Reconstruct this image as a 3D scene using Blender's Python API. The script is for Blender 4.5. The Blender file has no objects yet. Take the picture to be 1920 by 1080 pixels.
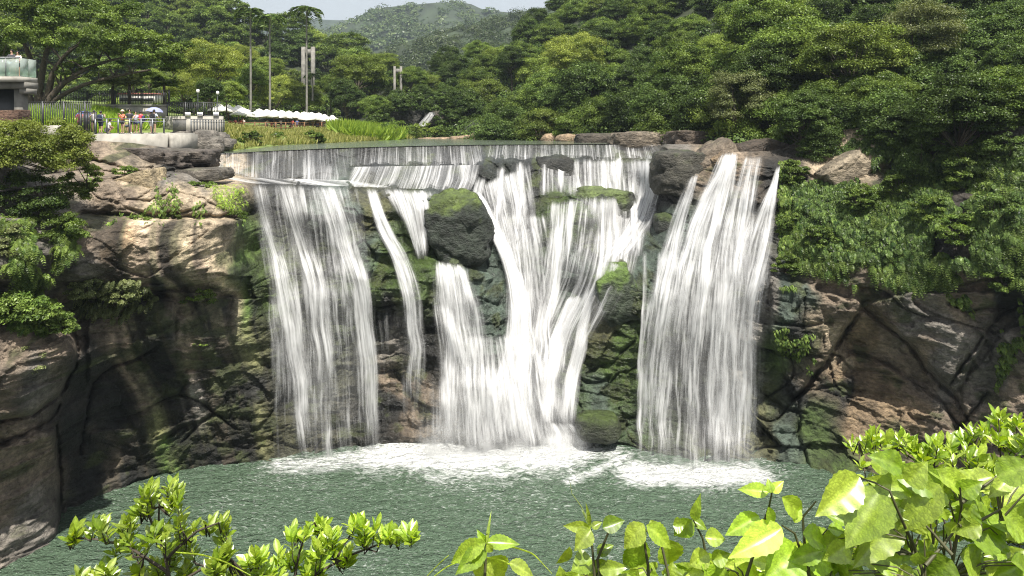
import bpy, math, random
import numpy as np
from mathutils import Vector, Matrix

# ------------------------------------------------------------------ camera, world, sun, exposure
scene = bpy.context.scene
F, CX, YH, ZC = 1280.0, 960.0, 235.0, 22.0
cam_d = bpy.data.cameras.new('camera'); cam = bpy.data.objects.new('camera', cam_d)
scene.collection.objects.link(cam); scene.camera = cam
cam.location = (0, 0, ZC); cam.rotation_euler = (math.radians(90), 0, 0)
cam_d.sensor_width = 36; cam_d.lens = 36 * F / 1920
cam_d.shift_y = -(540 - YH) / 1920
cam_d.clip_start = 0.1; cam_d.clip_end = 6000

SUN = Vector((0.14, -0.44, 0.88)).normalized()
sun_el = math.asin(SUN.z); sun_az = math.atan2(SUN.x, SUN.y)
world = bpy.data.worlds.new('World'); scene.world = world; world.use_nodes = True
wn = world.node_tree.nodes; wl = world.node_tree.links
sky = wn.new('ShaderNodeTexSky'); sky.sky_type = 'NISHITA'; sky.sun_disc = False
sky.sun_elevation = sun_el; sky.sun_rotation = sun_az
sky.air_density = 1.0; sky.dust_density = 2.0; sky.ozone_density = 1.0
hz = wn.new('ShaderNodeMix'); hz.data_type = 'RGBA'; hz.inputs[0].default_value = 0.72; hz.inputs[7].default_value = (9.2, 9.4, 9.6, 1)   # thin white cloud veil
wl.new(sky.outputs[0], hz.inputs[6]); wl.new(hz.outputs[2], wn['Background'].inputs[0]); wn['Background'].inputs[1].default_value = 0.058
sd = bpy.data.lights.new('sun', 'SUN'); sd.energy = 5.0; sd.angle = math.radians(0.6); sd.color = (1, 0.95, 0.86)
so = bpy.data.objects.new('sun', sd); scene.collection.objects.link(so)
so.rotation_euler = SUN.to_track_quat('Z', 'Y').to_euler()
scene.view_settings.view_transform = 'Standard'; scene.view_settings.look = 'None'
scene.view_settings.exposure = 0.85; scene.view_settings.gamma = 1.0
scene.cycles.max_bounces = 5; scene.cycles.diffuse_bounces = 2; scene.cycles.glossy_bounces = 2
scene.cycles.transmission_bounces = 3; scene.cycles.transparent_max_bounces = 14
scene.cycles.volume_bounces = 0
scene.cycles.pixel_filter_type = 'BLACKMAN_HARRIS'; scene.cycles.filter_width = 1.1
scene.cycles.use_denoising = True; scene.cycles.denoiser = 'OPENIMAGEDENOISE'; scene.cycles.denoising_input_passes = 'RGB_ALBEDO_NORMAL'; scene.cycles.denoising_prefilter = 'NONE'
scene.cycles.sample_clamp_indirect = 3.0; scene.cycles.sample_clamp_direct = 12.0

# ------------------------------------------------------------------ helpers
col = scene.collection
R = np.random.default_rng(7)
def P(px, py, Y):
    return Vector(((px - CX) / F * Y, Y, ZC + (YH - py) / F * Y))
def Pn(px, py, Y):
    return np.stack([(px - CX) / F * Y, Y + 0 * px, ZC + (YH - py) / F * Y], -1)
def tag(o, label=None, cat=None, group=None, kind=None):
    if label: o['label'] = label
    if cat: o['category'] = cat
    if group: o['group'] = group
    if kind: o['kind'] = kind
    return o
def empty(name, loc, label=None, cat=None, group=None):
    o = bpy.data.objects.new(name, None); col.objects.link(o); o.location = loc
    o.empty_display_size = 0.2
    return tag(o, label, cat, group)
def mesh_np(name, V, Fq, mat=None, colr=None, smooth=False, uv=None, attrs=None):
    """V (n,3), Fq (m,k) -> mesh data"""
    V = np.asarray(V, np.float32); Fq = np.asarray(Fq, np.int32)
    me = bpy.data.meshes.new(name)
    me.vertices.add(len(V)); me.vertices.foreach_set('co', V.ravel())
    k = Fq.shape[1]; m = len(Fq)
    me.loops.add(m * k); me.loops.foreach_set('vertex_index', Fq.ravel())
    me.polygons.add(m); me.polygons.foreach_set('loop_start', np.arange(0, m * k, k, dtype=np.int32))
    me.polygons.foreach_set('loop_total', np.full(m, k, np.int32))
    if smooth: me.polygons.foreach_set('use_smooth', np.ones(m, bool))
    me.update(calc_edges=True)
    if colr is not None:
        a = me.color_attributes.new('Col', 'FLOAT_COLOR', 'POINT')
        c = np.ones((len(V), 4), np.float32); c[:, :3] = colr
        a.data.foreach_set('color', c.ravel())
    if uv is not None:
        l = me.uv_layers.new(name='UVMap')
        l.data.foreach_set('uv', np.asarray(uv, np.float32)[Fq.ravel()].ravel())
    for n_, arr in (attrs or {}).items():
        a = me.attributes.new(n_, 'FLOAT', 'POINT'); a.data.foreach_set('value', np.asarray(arr, np.float32).ravel())
    if mat: me.materials.append(mat)
    return me
def link(name, me, parent=None, loc=None):
    o = bpy.data.objects.new(name, me); col.objects.link(o)
    if parent: o.parent = parent
    if loc is not None: o.location = loc
    return o

# ---- numpy noise
def _h(ix, iy, iz, s=0):
    n = (ix.astype(np.int64) * 374761393 + iy.astype(np.int64) * 668265263 + iz.astype(np.int64) * 2147483647 + s * 1274126177) & 0xffffffff
    n = ((n ^ (n >> 13)) * 1274126177) & 0xffffffff
    n = (n ^ (n >> 16)) & 0xffffffff
    n = (n * 2246822519) & 0xffffffff
    return ((n ^ (n >> 15)) & 0xffffff) / float(0xffffff)
def vnoise(x, y, z=None, s=0):
    if z is None: z = np.zeros_like(x)
    x0, y0, z0 = np.floor(x), np.floor(y), np.floor(z)
    fx, fy, fz = x - x0, y - y0, z - z0
    fx, fy, fz = [t * t * (3 - 2 * t) for t in (fx, fy, fz)]
    r = 0
    for dx in (0, 1):
        for dy in (0, 1):
            for dz in (0, 1):
                w = (fx if dx else 1 - fx) * (fy if dy else 1 - fy) * (fz if dz else 1 - fz)
                r = r + w * _h(x0 + dx, y0 + dy, z0 + dz, s)
    return r * 2 - 1
def fbm(x, y, z=None, o=4, s=0):
    r, a, f = 0, 1.0, 1.0; n = 0
    if z is None: z = np.zeros_like(x)
    for i in range(o):
        r = r + a * vnoise(x * f, y * f, z * f, s + i * 17); n += a; a *= 0.5; f *= 2.03
    return r / n
def cells(x, y, s=0):
    """worley: F1, F2, id-random a, b, c and offset to the cell point"""
    x0, y0 = np.floor(x), np.floor(y)
    F1 = np.full(x.shape, 9.); F2 = np.full(x.shape, 9.); A = np.zeros(x.shape); B = np.zeros(x.shape); C_ = np.zeros(x.shape)
    ox = np.zeros(x.shape); oy = np.zeros(x.shape)
    for dx in (-1, 0, 1):
        for dy in (-1, 0, 1):
            cx, cy = x0 + dx, y0 + dy; z = np.zeros_like(cx)
            jx = cx + _h(cx, cy, z, s); jy = cy + _h(cx, cy, z, s + 5)
            d = np.hypot(x - jx, y - jy)
            nr = d < F1
            F2 = np.where(nr, F1, np.minimum(F2, d)); F1 = np.where(nr, d, F1)
            A = np.where(nr, _h(cx, cy, z, s + 11), A); B = np.where(nr, _h(cx, cy, z, s + 12), B); C_ = np.where(nr, _h(cx, cy, z, s + 13), C_)
            ox = np.where(nr, x - jx, ox); oy = np.where(nr, y - jy, oy)
    return F1, F2, A, B, C_, ox, oy
class RBF:
    def __init__(self, pts, vals, sc=(1, 1)):
        self.sc = np.array(sc, float); p = np.array(pts, float) * self.sc; v = np.array(vals, float)
        if v.ndim == 1: v = v[:, None]
        n = len(p); D = np.hypot(p[:, None, 0] - p[None, :, 0], p[:, None, 1] - p[None, :, 1])
        A = np.zeros((n + 3, n + 3)); A[:n, :n] = D; A[:n, n] = 1; A[:n, n + 1:] = p; A[n, :n] = 1; A[n + 1:, :n] = p.T
        A[:n, :n] -= np.eye(n) * 1e-6
        self.p = p; self.w = np.linalg.solve(A, np.vstack([v, np.zeros((3, v.shape[1]))]))
    def __call__(self, x, y):
        sh = x.shape; q = np.stack([x.ravel(), y.ravel()], 1) * self.sc
        out = np.zeros((len(q), self.w.shape[1])); n = len(self.p)
        for i in range(0, len(q), 20000):
            c = q[i:i + 20000]
            D = np.hypot(c[:, None, 0] - self.p[None, :, 0], c[:, None, 1] - self.p[None, :, 1])
            out[i:i + 20000] = D @ self.w[:n] + self.w[n] + c @ self.w[n + 1:]
        return out.reshape(sh + (-1,)) if self.w.shape[1] > 1 else out.reshape(sh)
def shep(pts, vals, x, y, p=3.0, sc=(1, 1)):
    pts = np.array(pts, float); vals = np.array(vals, float); sh = x.shape
    q = np.stack([x.ravel(), y.ravel()], 1); out = np.zeros((len(q), vals.shape[1]))
    for i in range(0, len(q), 20000):
        c = q[i:i + 20000]
        D = np.hypot((c[:, None, 0] - pts[None, :, 0]) * sc[0], (c[:, None, 1] - pts[None, :, 1]) * sc[1]) + 6
        W = D ** -p; W /= W.sum(1, keepdims=True); out[i:i + 20000] = W @ vals
    return out.reshape(sh + (-1,))
def grid_faces(nr, nc):
    i = np.arange(nr * nc).reshape(nr, nc)
    return np.stack([i[:-1, :-1], i[:-1, 1:], i[1:, 1:], i[1:, :-1]], -1).reshape(-1, 4)
def seg_dist(px, py, poly):
    d = np.full(px.shape, 1e9)
    for (a, b), (c, e) in zip(poly[:-1], poly[1:]):
        dx, dy = c - a, e - b; L = dx * dx + dy * dy + 1e-9
        t = np.clip(((px - a) * dx + (py - b) * dy) / L, 0, 1)
        d = np.minimum(d, np.hypot(px - a - t * dx, py - b - t * dy))
    return d
def sstep(a, b, x):
    t = np.clip((x - a) / (b - a), 0, 1); return t * t * (3 - 2 * t)

# ------------------------------------------------------------------ materials
def new_mat(name):
    m = bpy.data.materials.new(name); m.use_nodes = True
    nt = m.node_tree; nt.nodes.remove(nt.nodes['Principled BSDF'])
    return m, nt, nt.nodes, nt.links, nt.nodes['Material Output']
def plain(name, c, rough=0.6, metal=0.0, noise=0.12, scale=6.0, bump=0.0):
    m, nt, N, L, out = new_mat(name)
    b = N.new('ShaderNodeBsdfPrincipled'); b.inputs['Roughness'].default_value = rough; b.inputs['Metallic'].default_value = metal
    tc = N.new('ShaderNodeTexCoord'); nz = N.new('ShaderNodeTexNoise'); nz.inputs['Scale'].default_value = scale; nz.inputs['Detail'].default_value = 5
    L.new(tc.outputs['Object'], nz.inputs['Vector'])
    mp = N.new('ShaderNodeMapRange'); mp.inputs[1].default_value = 0.25; mp.inputs[2].default_value = 0.75
    mp.inputs[3].default_value = 1 - noise * 2; mp.inputs[4].default_value = 1 + noise
    L.new(nz.outputs[0], mp.inputs[0])
    mx = N.new('ShaderNodeVectorMath'); mx.operation = 'SCALE'; mx.inputs[0].default_value = c[:3]
    L.new(mp.outputs[0], mx.inputs['Scale']); L.new(mx.outputs[0], b.inputs['Base Color'])
    if bump:
        bp = N.new('ShaderNodeBump'); bp.inputs['Strength'].default_value = bump; bp.inputs['Distance'].default_value = 0.05
        L.new(nz.outputs[0], bp.inputs['Height']); L.new(bp.outputs[0], b.inputs['Normal'])
    L.new(b.outputs[0], out.inputs[0]); return m
def leaf_mat(name, c1, c2, trans=0.35, gloss=0.012, tr_tint=(1.25, 1.25, 0.5), tex=0):
    """per leaf colour from attribute Col.r between c1 and c2, Col.g = value"""
    m, nt, N, L, out = new_mat(name)
    at = N.new('ShaderNodeAttribute'); at.attribute_name = 'Col'
    sp = N.new('ShaderNodeSeparateColor'); L.new(at.outputs['Color'], sp.inputs[0])
    oi = N.new('ShaderNodeObjectInfo')
    mix = N.new('ShaderNodeMix'); mix.data_type = 'RGBA'; L.new(sp.outputs[0], mix.inputs[0])
    mix.inputs[6].default_value = (*c1, 1); mix.inputs[7].default_value = (*c2, 1)
    mr = N.new('ShaderNodeMapRange'); mr.inputs[3].default_value = 0.75; mr.inputs[4].default_value = 1.3; L.new(oi.outputs['Random'], mr.inputs[0])
    mu = N.new('ShaderNodeMath'); mu.operation = 'MULTIPLY'; L.new(mr.outputs[0], mu.inputs[0]); L.new(sp.outputs[1], mu.inputs[1])
    sc = N.new('ShaderNodeVectorMath'); sc.operation = 'SCALE'; L.new(mix.outputs[2], sc.inputs[0]); L.new(mu.outputs[0], sc.inputs['Scale'])
    if tex:
        tc = N.new('ShaderNodeTexCoord'); nz = N.new('ShaderNodeTexNoise'); nz.inputs['Scale'].default_value = tex; nz.inputs['Detail'].default_value = 6; nz.inputs['Roughness'].default_value = .65; L.new(tc.outputs['Object'], nz.inputs[0])
        vo = N.new('ShaderNodeTexVoronoi'); vo.feature = 'DISTANCE_TO_EDGE'; vo.inputs['Scale'].default_value = tex * 2.2; L.new(tc.outputs['Object'], vo.inputs['Vector'])
        r1 = N.new('ShaderNodeMapRange'); r1.inputs[1].default_value = .3; r1.inputs[2].default_value = .7; r1.inputs[3].default_value = .6; r1.inputs[4].default_value = 1.25; L.new(nz.outputs[0], r1.inputs[0])
        r2 = N.new('ShaderNodeMapRange'); r2.inputs[1].default_value = 0; r2.inputs[2].default_value = .12; r2.inputs[3].default_value = .86; r2.inputs[4].default_value = 1; L.new(vo.outputs['Distance'], r2.inputs[0])
        m3 = N.new('ShaderNodeMath'); m3.operation = 'MULTIPLY'; L.new(r1.outputs[0], m3.inputs[0]); L.new(r2.outputs[0], m3.inputs[1])
        s2 = N.new('ShaderNodeVectorMath'); s2.operation = 'SCALE'; L.new(sc.outputs[0], s2.inputs[0]); L.new(m3.outputs[0], s2.inputs['Scale']); sc = s2
    df = N.new('ShaderNodeBsdfDiffuse'); L.new(sc.outputs[0], df.inputs[0])
    if tex:
        bp = N.new('ShaderNodeBump'); bp.inputs['Strength'].default_value = .6; bp.inputs['Distance'].default_value = .006; L.new(vo.outputs['Distance'], bp.inputs['Height']); L.new(bp.outputs[0], df.inputs['Normal'])
    tl = N.new('ShaderNodeBsdfTranslucent'); tm = N.new('ShaderNodeVectorMath'); tm.operation = 'MULTIPLY'
    L.new(sc.outputs[0], tm.inputs[0]); tm.inputs[1].default_value = tr_tint; L.new(tm.outputs[0], tl.inputs[0])
    m1 = N.new('ShaderNodeMixShader'); m1.inputs[0].default_value = trans; L.new(df.outputs[0], m1.inputs[1]); L.new(tl.outputs[0], m1.inputs[2])
    gl = N.new('ShaderNodeBsdfGlossy'); gl.inputs['Roughness'].default_value = 0.38; gl.inputs[0].default_value = (1, 1, 1, 1)
    m2 = N.new('ShaderNodeMixShader'); m2.inputs[0].default_value = gloss; L.new(m1.outputs[0], m2.inputs[1]); L.new(gl.outputs[0], m2.inputs[2])
    L.new(m2.outputs[0], out.inputs[0]); return m

M = {}
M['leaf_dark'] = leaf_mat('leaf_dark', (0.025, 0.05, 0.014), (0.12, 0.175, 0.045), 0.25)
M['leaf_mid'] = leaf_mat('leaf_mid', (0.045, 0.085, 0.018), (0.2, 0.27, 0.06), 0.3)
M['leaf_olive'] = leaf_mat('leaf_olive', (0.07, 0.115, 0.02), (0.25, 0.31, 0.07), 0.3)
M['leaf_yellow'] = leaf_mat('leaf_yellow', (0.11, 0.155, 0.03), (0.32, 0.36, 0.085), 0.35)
M['leaf_far'] = leaf_mat('leaf_far', (0.035, 0.06, 0.022), (0.10, 0.13, 0.045), 0.2, 0.02)
M['leaf_grey'] = leaf_mat('leaf_grey', (0.09, 0.115, 0.045), (0.27, 0.3, 0.13), 0.3)
M['fern'] = leaf_mat('fern', (0.04, 0.08, 0.015), (0.19, 0.26, 0.06), 0.3)
M['grass'] = leaf_mat('grass', (0.17, 0.29, 0.03), (0.42, 0.54, 0.09), 0.45)
M['grass_dry'] = leaf_mat('grass_dry', (0.14, 0.17, 0.04), (0.36, 0.34, 0.13), 0.35)
M['fg_leaf'] = leaf_mat('fg_leaf', (0.22, 0.36, 0.02), (0.52, 0.64, 0.09), 0.45, 0.06, (1.3, 1.3, 0.25), tex=34)
M['bark'] = plain('bark', (0.07, 0.055, 0.04), 0.85, 0, 0.25, 8, 0.4)
M['bark_pale'] = plain('bark_pale', (0.3, 0.28, 0.24), 0.85, 0, 0.2, 4, 0.3)
M['concrete'] = plain('concrete', (0.36, 0.34, 0.3), 0.85, 0, 0.2, 1.6, 0.2)
M['concrete_dark'] = plain('concrete_dark', (0.2, 0.19, 0.17), 0.85, 0, 0.25, 1.5, 0.2)
M['metal_dark'] = plain('metal_dark', (0.05, 0.052, 0.055), 0.45, 0.3)
M['metal_grey'] = plain('metal_grey', (0.2, 0.21, 0.22), 0.45, 0.5)
M['wood'] = plain('wood', (0.22, 0.11, 0.05), 0.7, 0, 0.2, 5)
M['white_cloth'] = plain('white_cloth', (0.8, 0.78, 0.74), 0.8, 0, 0.05)

def rock_mat():
    m, nt, N, L, out = new_mat('rock')
    b = N.new('ShaderNodeBsdfPrincipled')
    at = N.new('ShaderNodeAttribute'); at.attribute_name = 'Col'
    wet = N.new('ShaderNodeAttribute'); wet.attribute_name = 'wet'
    g = N.new('ShaderNodeNewGeometry')
    def noise(scale, vec, det=6, rough=0.6):
        mp = N.new('ShaderNodeMapping'); mp.inputs['Scale'].default_value = vec; L.new(g.outputs['Position'], mp.inputs[0])
        n = N.new('ShaderNodeTexNoise'); n.inputs['Scale'].default_value = scale; n.inputs['Detail'].default_value = det; n.inputs['Roughness'].default_value = rough
        L.new(mp.outputs[0], n.inputs[0]); return n.outputs[0]
    def rng(x, a, b_, c, d):
        r = N.new('ShaderNodeMapRange'); L.new(x, r.inputs[0])
        for i, v in enumerate((a, b_, c, d)): r.inputs[1 + i].default_value = v
        return r.outputs[0]
    def mul(a, b_):
        r = N.new('ShaderNodeMath'); r.operation = 'MULTIPLY'; L.new(a, r.inputs[0]); L.new(b_, r.inputs[1]); return r.outputs[0]
    speck = rng(noise(3.0, (1, 1, 1.4), 12, 0.78), 0.3, 0.7, 0.2, 1.55)
    stain = rng(noise(0.8, (1, 1, 0.8), 5), 0.35, 0.65, 0.45, 1.15)
    v = mul(speck, stain)
    sc = N.new('ShaderNodeVectorMath'); sc.operation = 'SCALE'; L.new(at.outputs['Color'], sc.inputs[0]); L.new(v, sc.inputs['Scale'])
    L.new(sc.outputs[0], b.inputs['Base Color'])
    L.new(rng(wet.outputs['Fac'], 0, 1, 0.85, 0.32), b.inputs['Roughness'])
    bp = N.new('ShaderNodeBump'); bp.inputs['Strength'].default_value = 1.0; bp.inputs['Distance'].default_value = 0.45
    L.new(noise(1.6, (1, 1, 1.6), 12, 0.66), bp.inputs['Height']); L.new(bp.outputs[0], b.inputs['Normal'])
    L.new(b.outputs[0], out.inputs[0]); return m
M['rock'] = rock_mat()

def water_fall_mat(name, seed, bright=0.8):
    """long streaks of falling water; u = metres across, v = metres along, attr dens = how much of it is water"""
    m, nt, N, L, out = new_mat(name)
    tc = N.new('ShaderNodeUVMap'); tc.uv_map = 'UVMap'
    de = N.new('ShaderNodeAttribute'); de.attribute_name = 'dens'
    def noise(sx, sy, det, off, rough=0.6):
        mp = N.new('ShaderNodeMapping'); mp.inputs['Scale'].default_value = (sx, sy, 1); mp.inputs['Location'].default_value = (off, off * 0.7, seed * 3.3)
        L.new(tc.outputs[0], mp.inputs[0])
        n = N.new('ShaderNodeTexNoise'); n.inputs['Scale'].default_value = 1; n.inputs['Detail'].default_value = det; n.inputs['Roughness'].default_value = rough
        L.new(mp.outputs[0], n.inputs[0]); return n.outputs[0]
    def math_(op, a, b_):
        r = N.new('ShaderNodeMath'); r.operation = op
        for i, v in enumerate((a, b_)):
            if isinstance(v, (int, float)): r.inputs[i].default_value = v
            else: L.new(v, r.inputs[i])
        return r.outputs[0]
    n1 = noise(0.9, 0.12, 2, seed * 7.1); n2 = noise(4.2, 0.17, 3, seed * 3.7, 0.6); n3 = noise(13, 0.5, 2, seed * 1.3); n4 = noise(1.6, 0.5, 4, seed * 5.3, 0.6)
    s = math_('ADD', math_('MULTIPLY', n1, 0.6), math_('ADD', math_('MULTIPLY', n2, 0.95), math_('ADD', math_('MULTIPLY', n3, 0.18), math_('MULTIPLY', n4, 0.45))))
    s = math_('SUBTRACT', s, 1.09)
    a = math_('ADD', de.outputs['Fac'], math_('MULTIPLY', s, 2.1))
    r = N.new('ShaderNodeMapRange'); r.interpolation_type = 'SMOOTHSTEP'; L.new(a, r.inputs[0])
    for i, v in enumerate((0.0, 1.25, 0.0, 0.97)): r.inputs[1 + i].default_value = v
    veil = math_('MULTIPLY', de.outputs['Fac'], 0.24)
    al = math_('MAXIMUM', r.outputs[0], veil)
    lim = math_('MULTIPLY', al, math_('MINIMUM', math_('MULTIPLY', de.outputs['Fac'], 4.0), 1.0))
    df = N.new('ShaderNodeBsdfDiffuse'); df.inputs[0].default_value = (bright, bright * 1.0, bright * 1.01, 1)
    tl = N.new('ShaderNodeBsdfTranslucent'); tl.inputs[0].default_value = (bright, bright, bright, 1)
    ms = N.new('ShaderNodeMixShader'); ms.inputs[0].default_value = 0.3; L.new(df.outputs[0], ms.inputs[1]); L.new(tl.outputs[0], ms.inputs[2])
    bp = N.new('ShaderNodeBump'); bp.inputs['Strength'].default_value = 0.5; bp.inputs['Distance'].default_value = 0.12
    L.new(s, bp.inputs['Height']); L.new(bp.outputs[0], df.inputs['Normal'])
    tr = N.new('ShaderNodeBsdfTransparent')
    mx = N.new('ShaderNodeMixShader'); L.new(lim, mx.inputs[0]); L.new(tr.outputs[0], mx.inputs[1]); L.new(ms.outputs[0], mx.inputs[2])
    L.new(mx.outputs[0], out.inputs[0]); return m
M['fall'] = [water_fall_mat('falling_water_%d' % i, i + 1) for i in range(3)]

def mist_mat():
    m, nt, N, L, out = new_mat('spray_mist')
    de = N.new('ShaderNodeAttribute'); de.attribute_name = 'dens'; g = N.new('ShaderNodeNewGeometry')
    n = N.new('ShaderNodeTexNoise'); n.inputs['Scale'].default_value = 0.9; n.inputs['Detail'].default_value = 5; L.new(g.outputs['Position'], n.inputs[0])
    r = N.new('ShaderNodeMapRange'); r.inputs[1].default_value = .3; r.inputs[2].default_value = .75; L.new(n.outputs[0], r.inputs[0])
    mu = N.new('ShaderNodeMath'); mu.operation = 'MULTIPLY'; L.new(r.outputs[0], mu.inputs[0]); L.new(de.outputs['Fac'], mu.inputs[1])
    df = N.new('ShaderNodeBsdfDiffuse'); df.inputs[0].default_value = (.95, .95, .95, 1); tl = N.new('ShaderNodeBsdfTranslucent'); tl.inputs[0].default_value = (.95, .95, .95, 1)
    ms = N.new('ShaderNodeMixShader'); ms.inputs[0].default_value = .5; L.new(df.outputs[0], ms.inputs[1]); L.new(tl.outputs[0], ms.inputs[2])
    tr = N.new('ShaderNodeBsdfTransparent'); mx = N.new('ShaderNodeMixShader'); L.new(mu.outputs[0], mx.inputs[0]); L.new(tr.outputs[0], mx.inputs[1]); L.new(ms.outputs[0], mx.inputs[2])
    L.new(mx.outputs[0], out.inputs[0]); return m
M['mist'] = mist_mat()
def pool_mat(name, deep, foam=True, bump=0.35):
    m, nt, N, L, out = new_mat(name)
    b = N.new('ShaderNodeBsdfPrincipled'); b.inputs['Roughness'].default_value = 0.12; b.inputs['IOR'].default_value = 1.33
    g = N.new('ShaderNodeNewGeometry')
    def noise(scale, det, vec=(1, 1, 1), dist=0):
        mp = N.new('ShaderNodeMapping'); mp.inputs['Scale'].default_value = vec; L.new(g.outputs['Position'], mp.inputs[0])
        n = N.new('ShaderNodeTexNoise'); n.inputs['Scale'].default_value = scale; n.inputs['Detail'].default_value = det; n.inputs['Distortion'].default_value = dist
        L.new(mp.outputs[0], n.inputs[0]); return n.outputs[0]
    def math_(op, a, b_):
        r = N.new('ShaderNodeMath'); r.operation = op
        for i, v in enumerate((a, b_)):
            if isinstance(v, (int, float)): r.inputs[i].default_value = v
            else: L.new(v, r.inputs[i])
        return r.outputs[0]
    h = math_('ADD', math_('MULTIPLY', noise(0.9, 5, (1, 2.0, 1), 0.8), 1.0), math_('MULTIPLY', noise(3.2, 6, (1, 1.9, 1), 1.2), 0.55))
    bp = N.new('ShaderNodeBump'); bp.inputs['Strength'].default_value = 1.0; bp.inputs['Distance'].default_value = bump
    L.new(h, bp.inputs['Height']); L.new(bp.outputs[0], b.inputs['Normal'])
    mix = N.new('ShaderNodeMix'); mix.data_type = 'RGBA'; mix.inputs[6].default_value = (*deep, 1); mix.inputs[7].default_value = (0.8, 0.82, 0.81, 1)
    if foam:
        fo = N.new('ShaderNodeAttribute'); fo.attribute_name = 'foam'
        fn = noise(1.1, 12, (1, 1.6, 1), 1.8)
        fa = math_('ADD', fo.outputs['Fac'], math_('MULTIPLY', math_('SUBTRACT', fn, 0.5), 2.0))
        r = N.new('ShaderNodeMapRange'); r.interpolation_type = 'SMOOTHSTEP'; L.new(fa, r.inputs[0])
        for i, v in enumerate((0.25, 1.25, 0.0, 1.0)): r.inputs[1 + i].default_value = v
        glints = noise(3.4, 5, (1, 2.6, 1), 0.9); big = noise(.16, 2)  # pale flecks painted into the colour as sun glints on the ripples
        r3 = N.new('ShaderNodeMapRange'); r3.interpolation_type = 'SMOOTHSTEP'; L.new(math_('ADD', glints, math_('MULTIPLY', math_('SUBTRACT', big, .5), .35)), r3.inputs[0])
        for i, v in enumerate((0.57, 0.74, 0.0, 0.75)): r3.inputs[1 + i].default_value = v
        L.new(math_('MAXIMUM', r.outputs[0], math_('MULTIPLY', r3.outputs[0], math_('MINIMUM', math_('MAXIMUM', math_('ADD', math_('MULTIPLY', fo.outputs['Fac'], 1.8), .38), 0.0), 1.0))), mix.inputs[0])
        r2 = N.new('ShaderNodeMapRange'); L.new(r.outputs[0], r2.inputs[0]); r2.inputs[3].default_value = 0.1; r2.inputs[4].default_value = 0.7
        L.new(r2.outputs[0], b.inputs['Roughness'])
    else: mix.inputs[0].default_value = 0
    L.new(mix.outputs[2], b.inputs['Base Color'])
    L.new(b.outputs[0], out.inputs[0]); return m
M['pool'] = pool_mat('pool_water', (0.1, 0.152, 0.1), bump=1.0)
M['river'] = pool_mat('river_water', (0.10, 0.12, 0.09), False, 0.05)

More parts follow.
